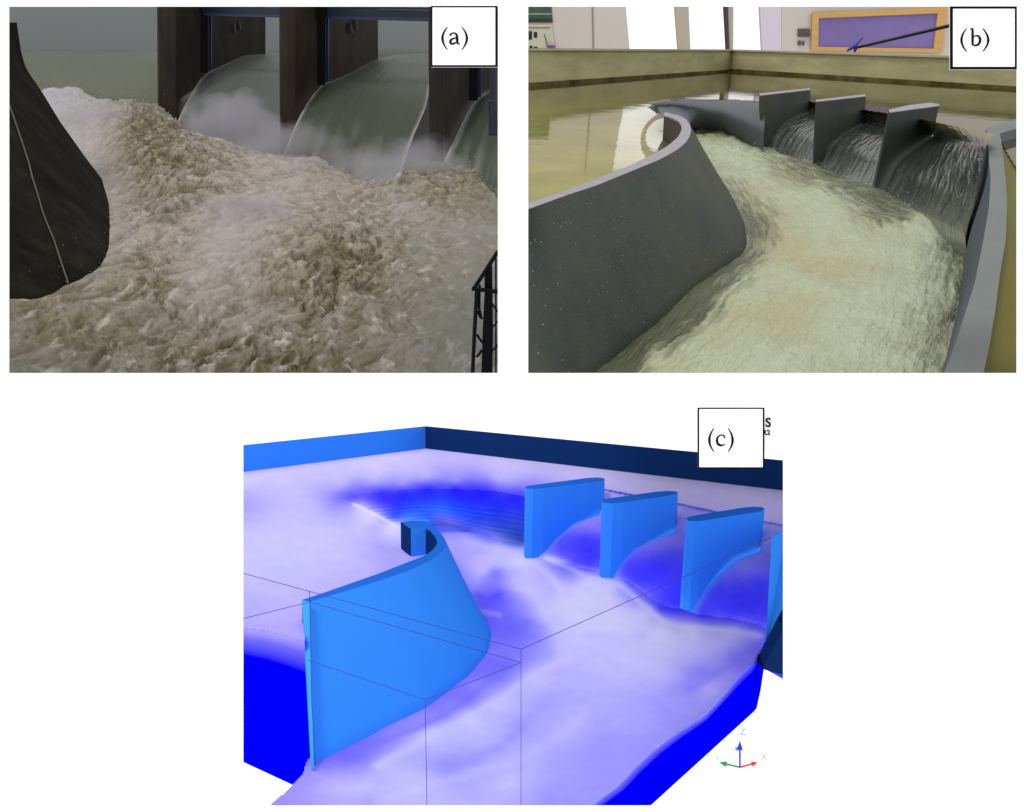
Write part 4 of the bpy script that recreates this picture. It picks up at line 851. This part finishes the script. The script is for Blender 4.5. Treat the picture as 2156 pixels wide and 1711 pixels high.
k_ = rs.choice(len(w_), n_, p=w_); pk = P.reshape(-1, 3)[k_]; pk = pk+np.stack([rs.normal(0, .2, n_), rs.normal(0, .2, n_), rs.exponential(.42, n_)+.05], -1)
droplets("spray_drops", pk, rs.uniform(.3, 1.0, n_)*pk[:, 1]/F*.95, mat("muddy_drops", (196, 188, 176), .6, .2, var=0), A_, "flying drops of muddy water above the churning foam")
sk = P[0].copy(); sk[:, 2] = -13; sk[:, 1] += 1
Vf = np.concatenate([sk, P.reshape(-1, 3)]); cF = np.concatenate([col[0], col.reshape(-1, 3)])
foamA = colmat("muddy_foam", .9, .08, 3.2, .10, .5, 3.0, .3)
mk("churning_foam", Vf, gridfaces(ns+1, len(us)), foamA, A_, wa, True, cF)
# railing at the lower right corner
root = empty("railing", A_, A_.py(1010, 840, 12)); tag(root, "black iron railing with scrolled bars at the lower right corner of the flood", "railing")
iron = mat("black_iron", (8, 9, 14), .6, .1, var=.1); pxr = lambda w, y=12: w*y/F
m = MB(); m.tube([A_.py(1074,512,12), A_.py(1046,533,12), A_.py(1020,574,12), A_.py(997,609,12)], pxr(4.6)); m.build("top_rail", iron, A_, root)
m = MB(); m.tube([A_.py(993,608,11.95), A_.py(1100,621,11.95)], pxr(4.6)); m.build("cross_rail", iron, A_, root)
m = MB(); m.tube([A_.py(1004,612,12), A_.py(999,700,12), A_.py(993,830,12)], pxr(4.6)); m.build("post", iron, A_, root)
m = MB(); m.prism([A_.py(*p) for p in [(1022,578,12.05),(1036,556,12.05),(1038,700,12.05),(1036,840,12.05),(1012,840,12.05),(1016,700,12.05)]], [A_.py(*p)+(0, .15, 0) for p in [(1022,578,12.05),(1036,556,12.05),(1038,700,12.05),(1036,840,12.05),(1012,840,12.05),(1016,700,12.05)]]); m.build("post", iron, A_, root)
for pts in ([(1010,600),(1009,650),(1013,668)], [(1006,655),(1011,668),(1016,672)], [(1004,705),(1011,716),(1016,722)], [(1003,752),(1010,745),(1014,738)]):
    m = MB(); m.tube([A_.py(u, v, 12.03) for u, v in pts], pxr(3.0), 6); m.build("bar", iron, A_, root)
for pts in ([(1036,640),(1053,664)], [(1036,690),(1053,672)], [(1036,740),(1053,722)], [(1022,580),(1022,614)], [(1044,545),(1044,840)]):
    m = MB(); m.tube([A_.py(u, v, 12.0) for u, v in pts], pxr(2.2), 6); m.build("bar", iron, A_, root)
m = MB(); m.tube([A_.py(1053,540,12), A_.py(1053,840,12)], pxr(4.5)); m.build("post", iron, A_, root)
# spray
def spray(u, v, y, rx, ry, rz, dens, label, col=(205, 203, 210)):
    bm = bmesh.new(); bmesh.ops.create_icosphere(bm, subdivisions=3, radius=1)
    V = np.array([tuple(p.co) for p in bm.verts]); Fc = [tuple(q.index for q in f.verts) for f in bm.faces]; bm.free()
    c = A_.py(u, v, y)
    m, nt, N, L, b = newmat("spray_mist"); N.remove(b); out = N["Material Output"]
    pv = N.new("ShaderNodeVolumePrincipled"); pv.inputs["Color"].default_value = (*lin(col), 1); pv.inputs["Anisotropy"].default_value = .1
    L.new(pv.outputs[0], out.inputs["Volume"]); tc = N.new("ShaderNodeTexCoord"); mp = N.new("ShaderNodeMapping")
    mp.inputs["Scale"].default_value = (1/rx, 1/ry, 1/rz); mp.inputs["Location"].default_value = (0, 0, -1)
    L.new(tc.outputs["Object"], mp.inputs[0]); ln = N.new("ShaderNodeVectorMath"); ln.operation = 'LENGTH'; L.new(mp.outputs[0], ln.inputs[0])
    nz = N.new("ShaderNodeTexNoise"); nz.inputs["Scale"].default_value = 1.5; nz.inputs["Detail"].default_value = 6; L.new(mp.outputs[0], nz.inputs["Vector"])
    a = N.new("ShaderNodeMath"); a.operation = 'MULTIPLY_ADD'; a.inputs[1].default_value = -2.2; L.new(nz.outputs["Fac"], a.inputs[0]); a.inputs[2].default_value = 1.1
    s = N.new("ShaderNodeMath"); s.operation = 'ADD'; L.new(ln.outputs["Value"], s.inputs[0]); L.new(a.outputs[0], s.inputs[1])
    mr = N.new("ShaderNodeMapRange"); mr.inputs[1].default_value = .95; mr.inputs[2].default_value = .1; mr.inputs[3].default_value = 0; mr.inputs[4].default_value = dens
    L.new(s.outputs[0], mr.inputs[0]); L.new(mr.outputs[0], pv.inputs["Density"])
    o = mk("spray", V*np.array([rx, ry, rz])+c, Fc, m, A_, None, True)
    tag(o, label, "spray", None, "stuff")
spray(482,276,116,7.0,6,5.6,.62,"white spray rising at the foot of the left gate's falling sheet")
spray(490,505,69,7.6,6,4.2,.30,"grey mist drifting over the middle of the foam")
spray(868,358,94,6.0,5,4.0,.26,"grey spray at the foot of the right gate beside the nearest pier")
spray(600,312,108,8.0,5,3.6,.24,"pale spray at the foot of the middle pier")
spray(960,560,60,7.0,6,3.6,.16,"thin grey mist at the right edge of the flood")
spray(180,290,112,9,6,4.6,.18,"pale mist along the foam behind the black wall")
spray(730,350,98,9.0,4,2.6,.14,"faint mist where the right falling sheet meets the foam")
# thin mist lying over the reservoir
m = MB(); m.box((-319, 422, 24), (642, 530, 50))
mm, nt, N, L, b = newmat("reservoir_mist"); N.remove(b); pv = N.new("ShaderNodeVolumePrincipled"); pv.inputs["Color"].default_value = (.29, .31, .315, 1)
pv.inputs["Density"].default_value = .0055; L.new(pv.outputs[0], N["Material Output"].inputs["Volume"])
o = m.build("reservoir_mist", mm, A_); tag(o, "thin grey mist lying over the reservoir behind the piers", "mist", None, "stuff")
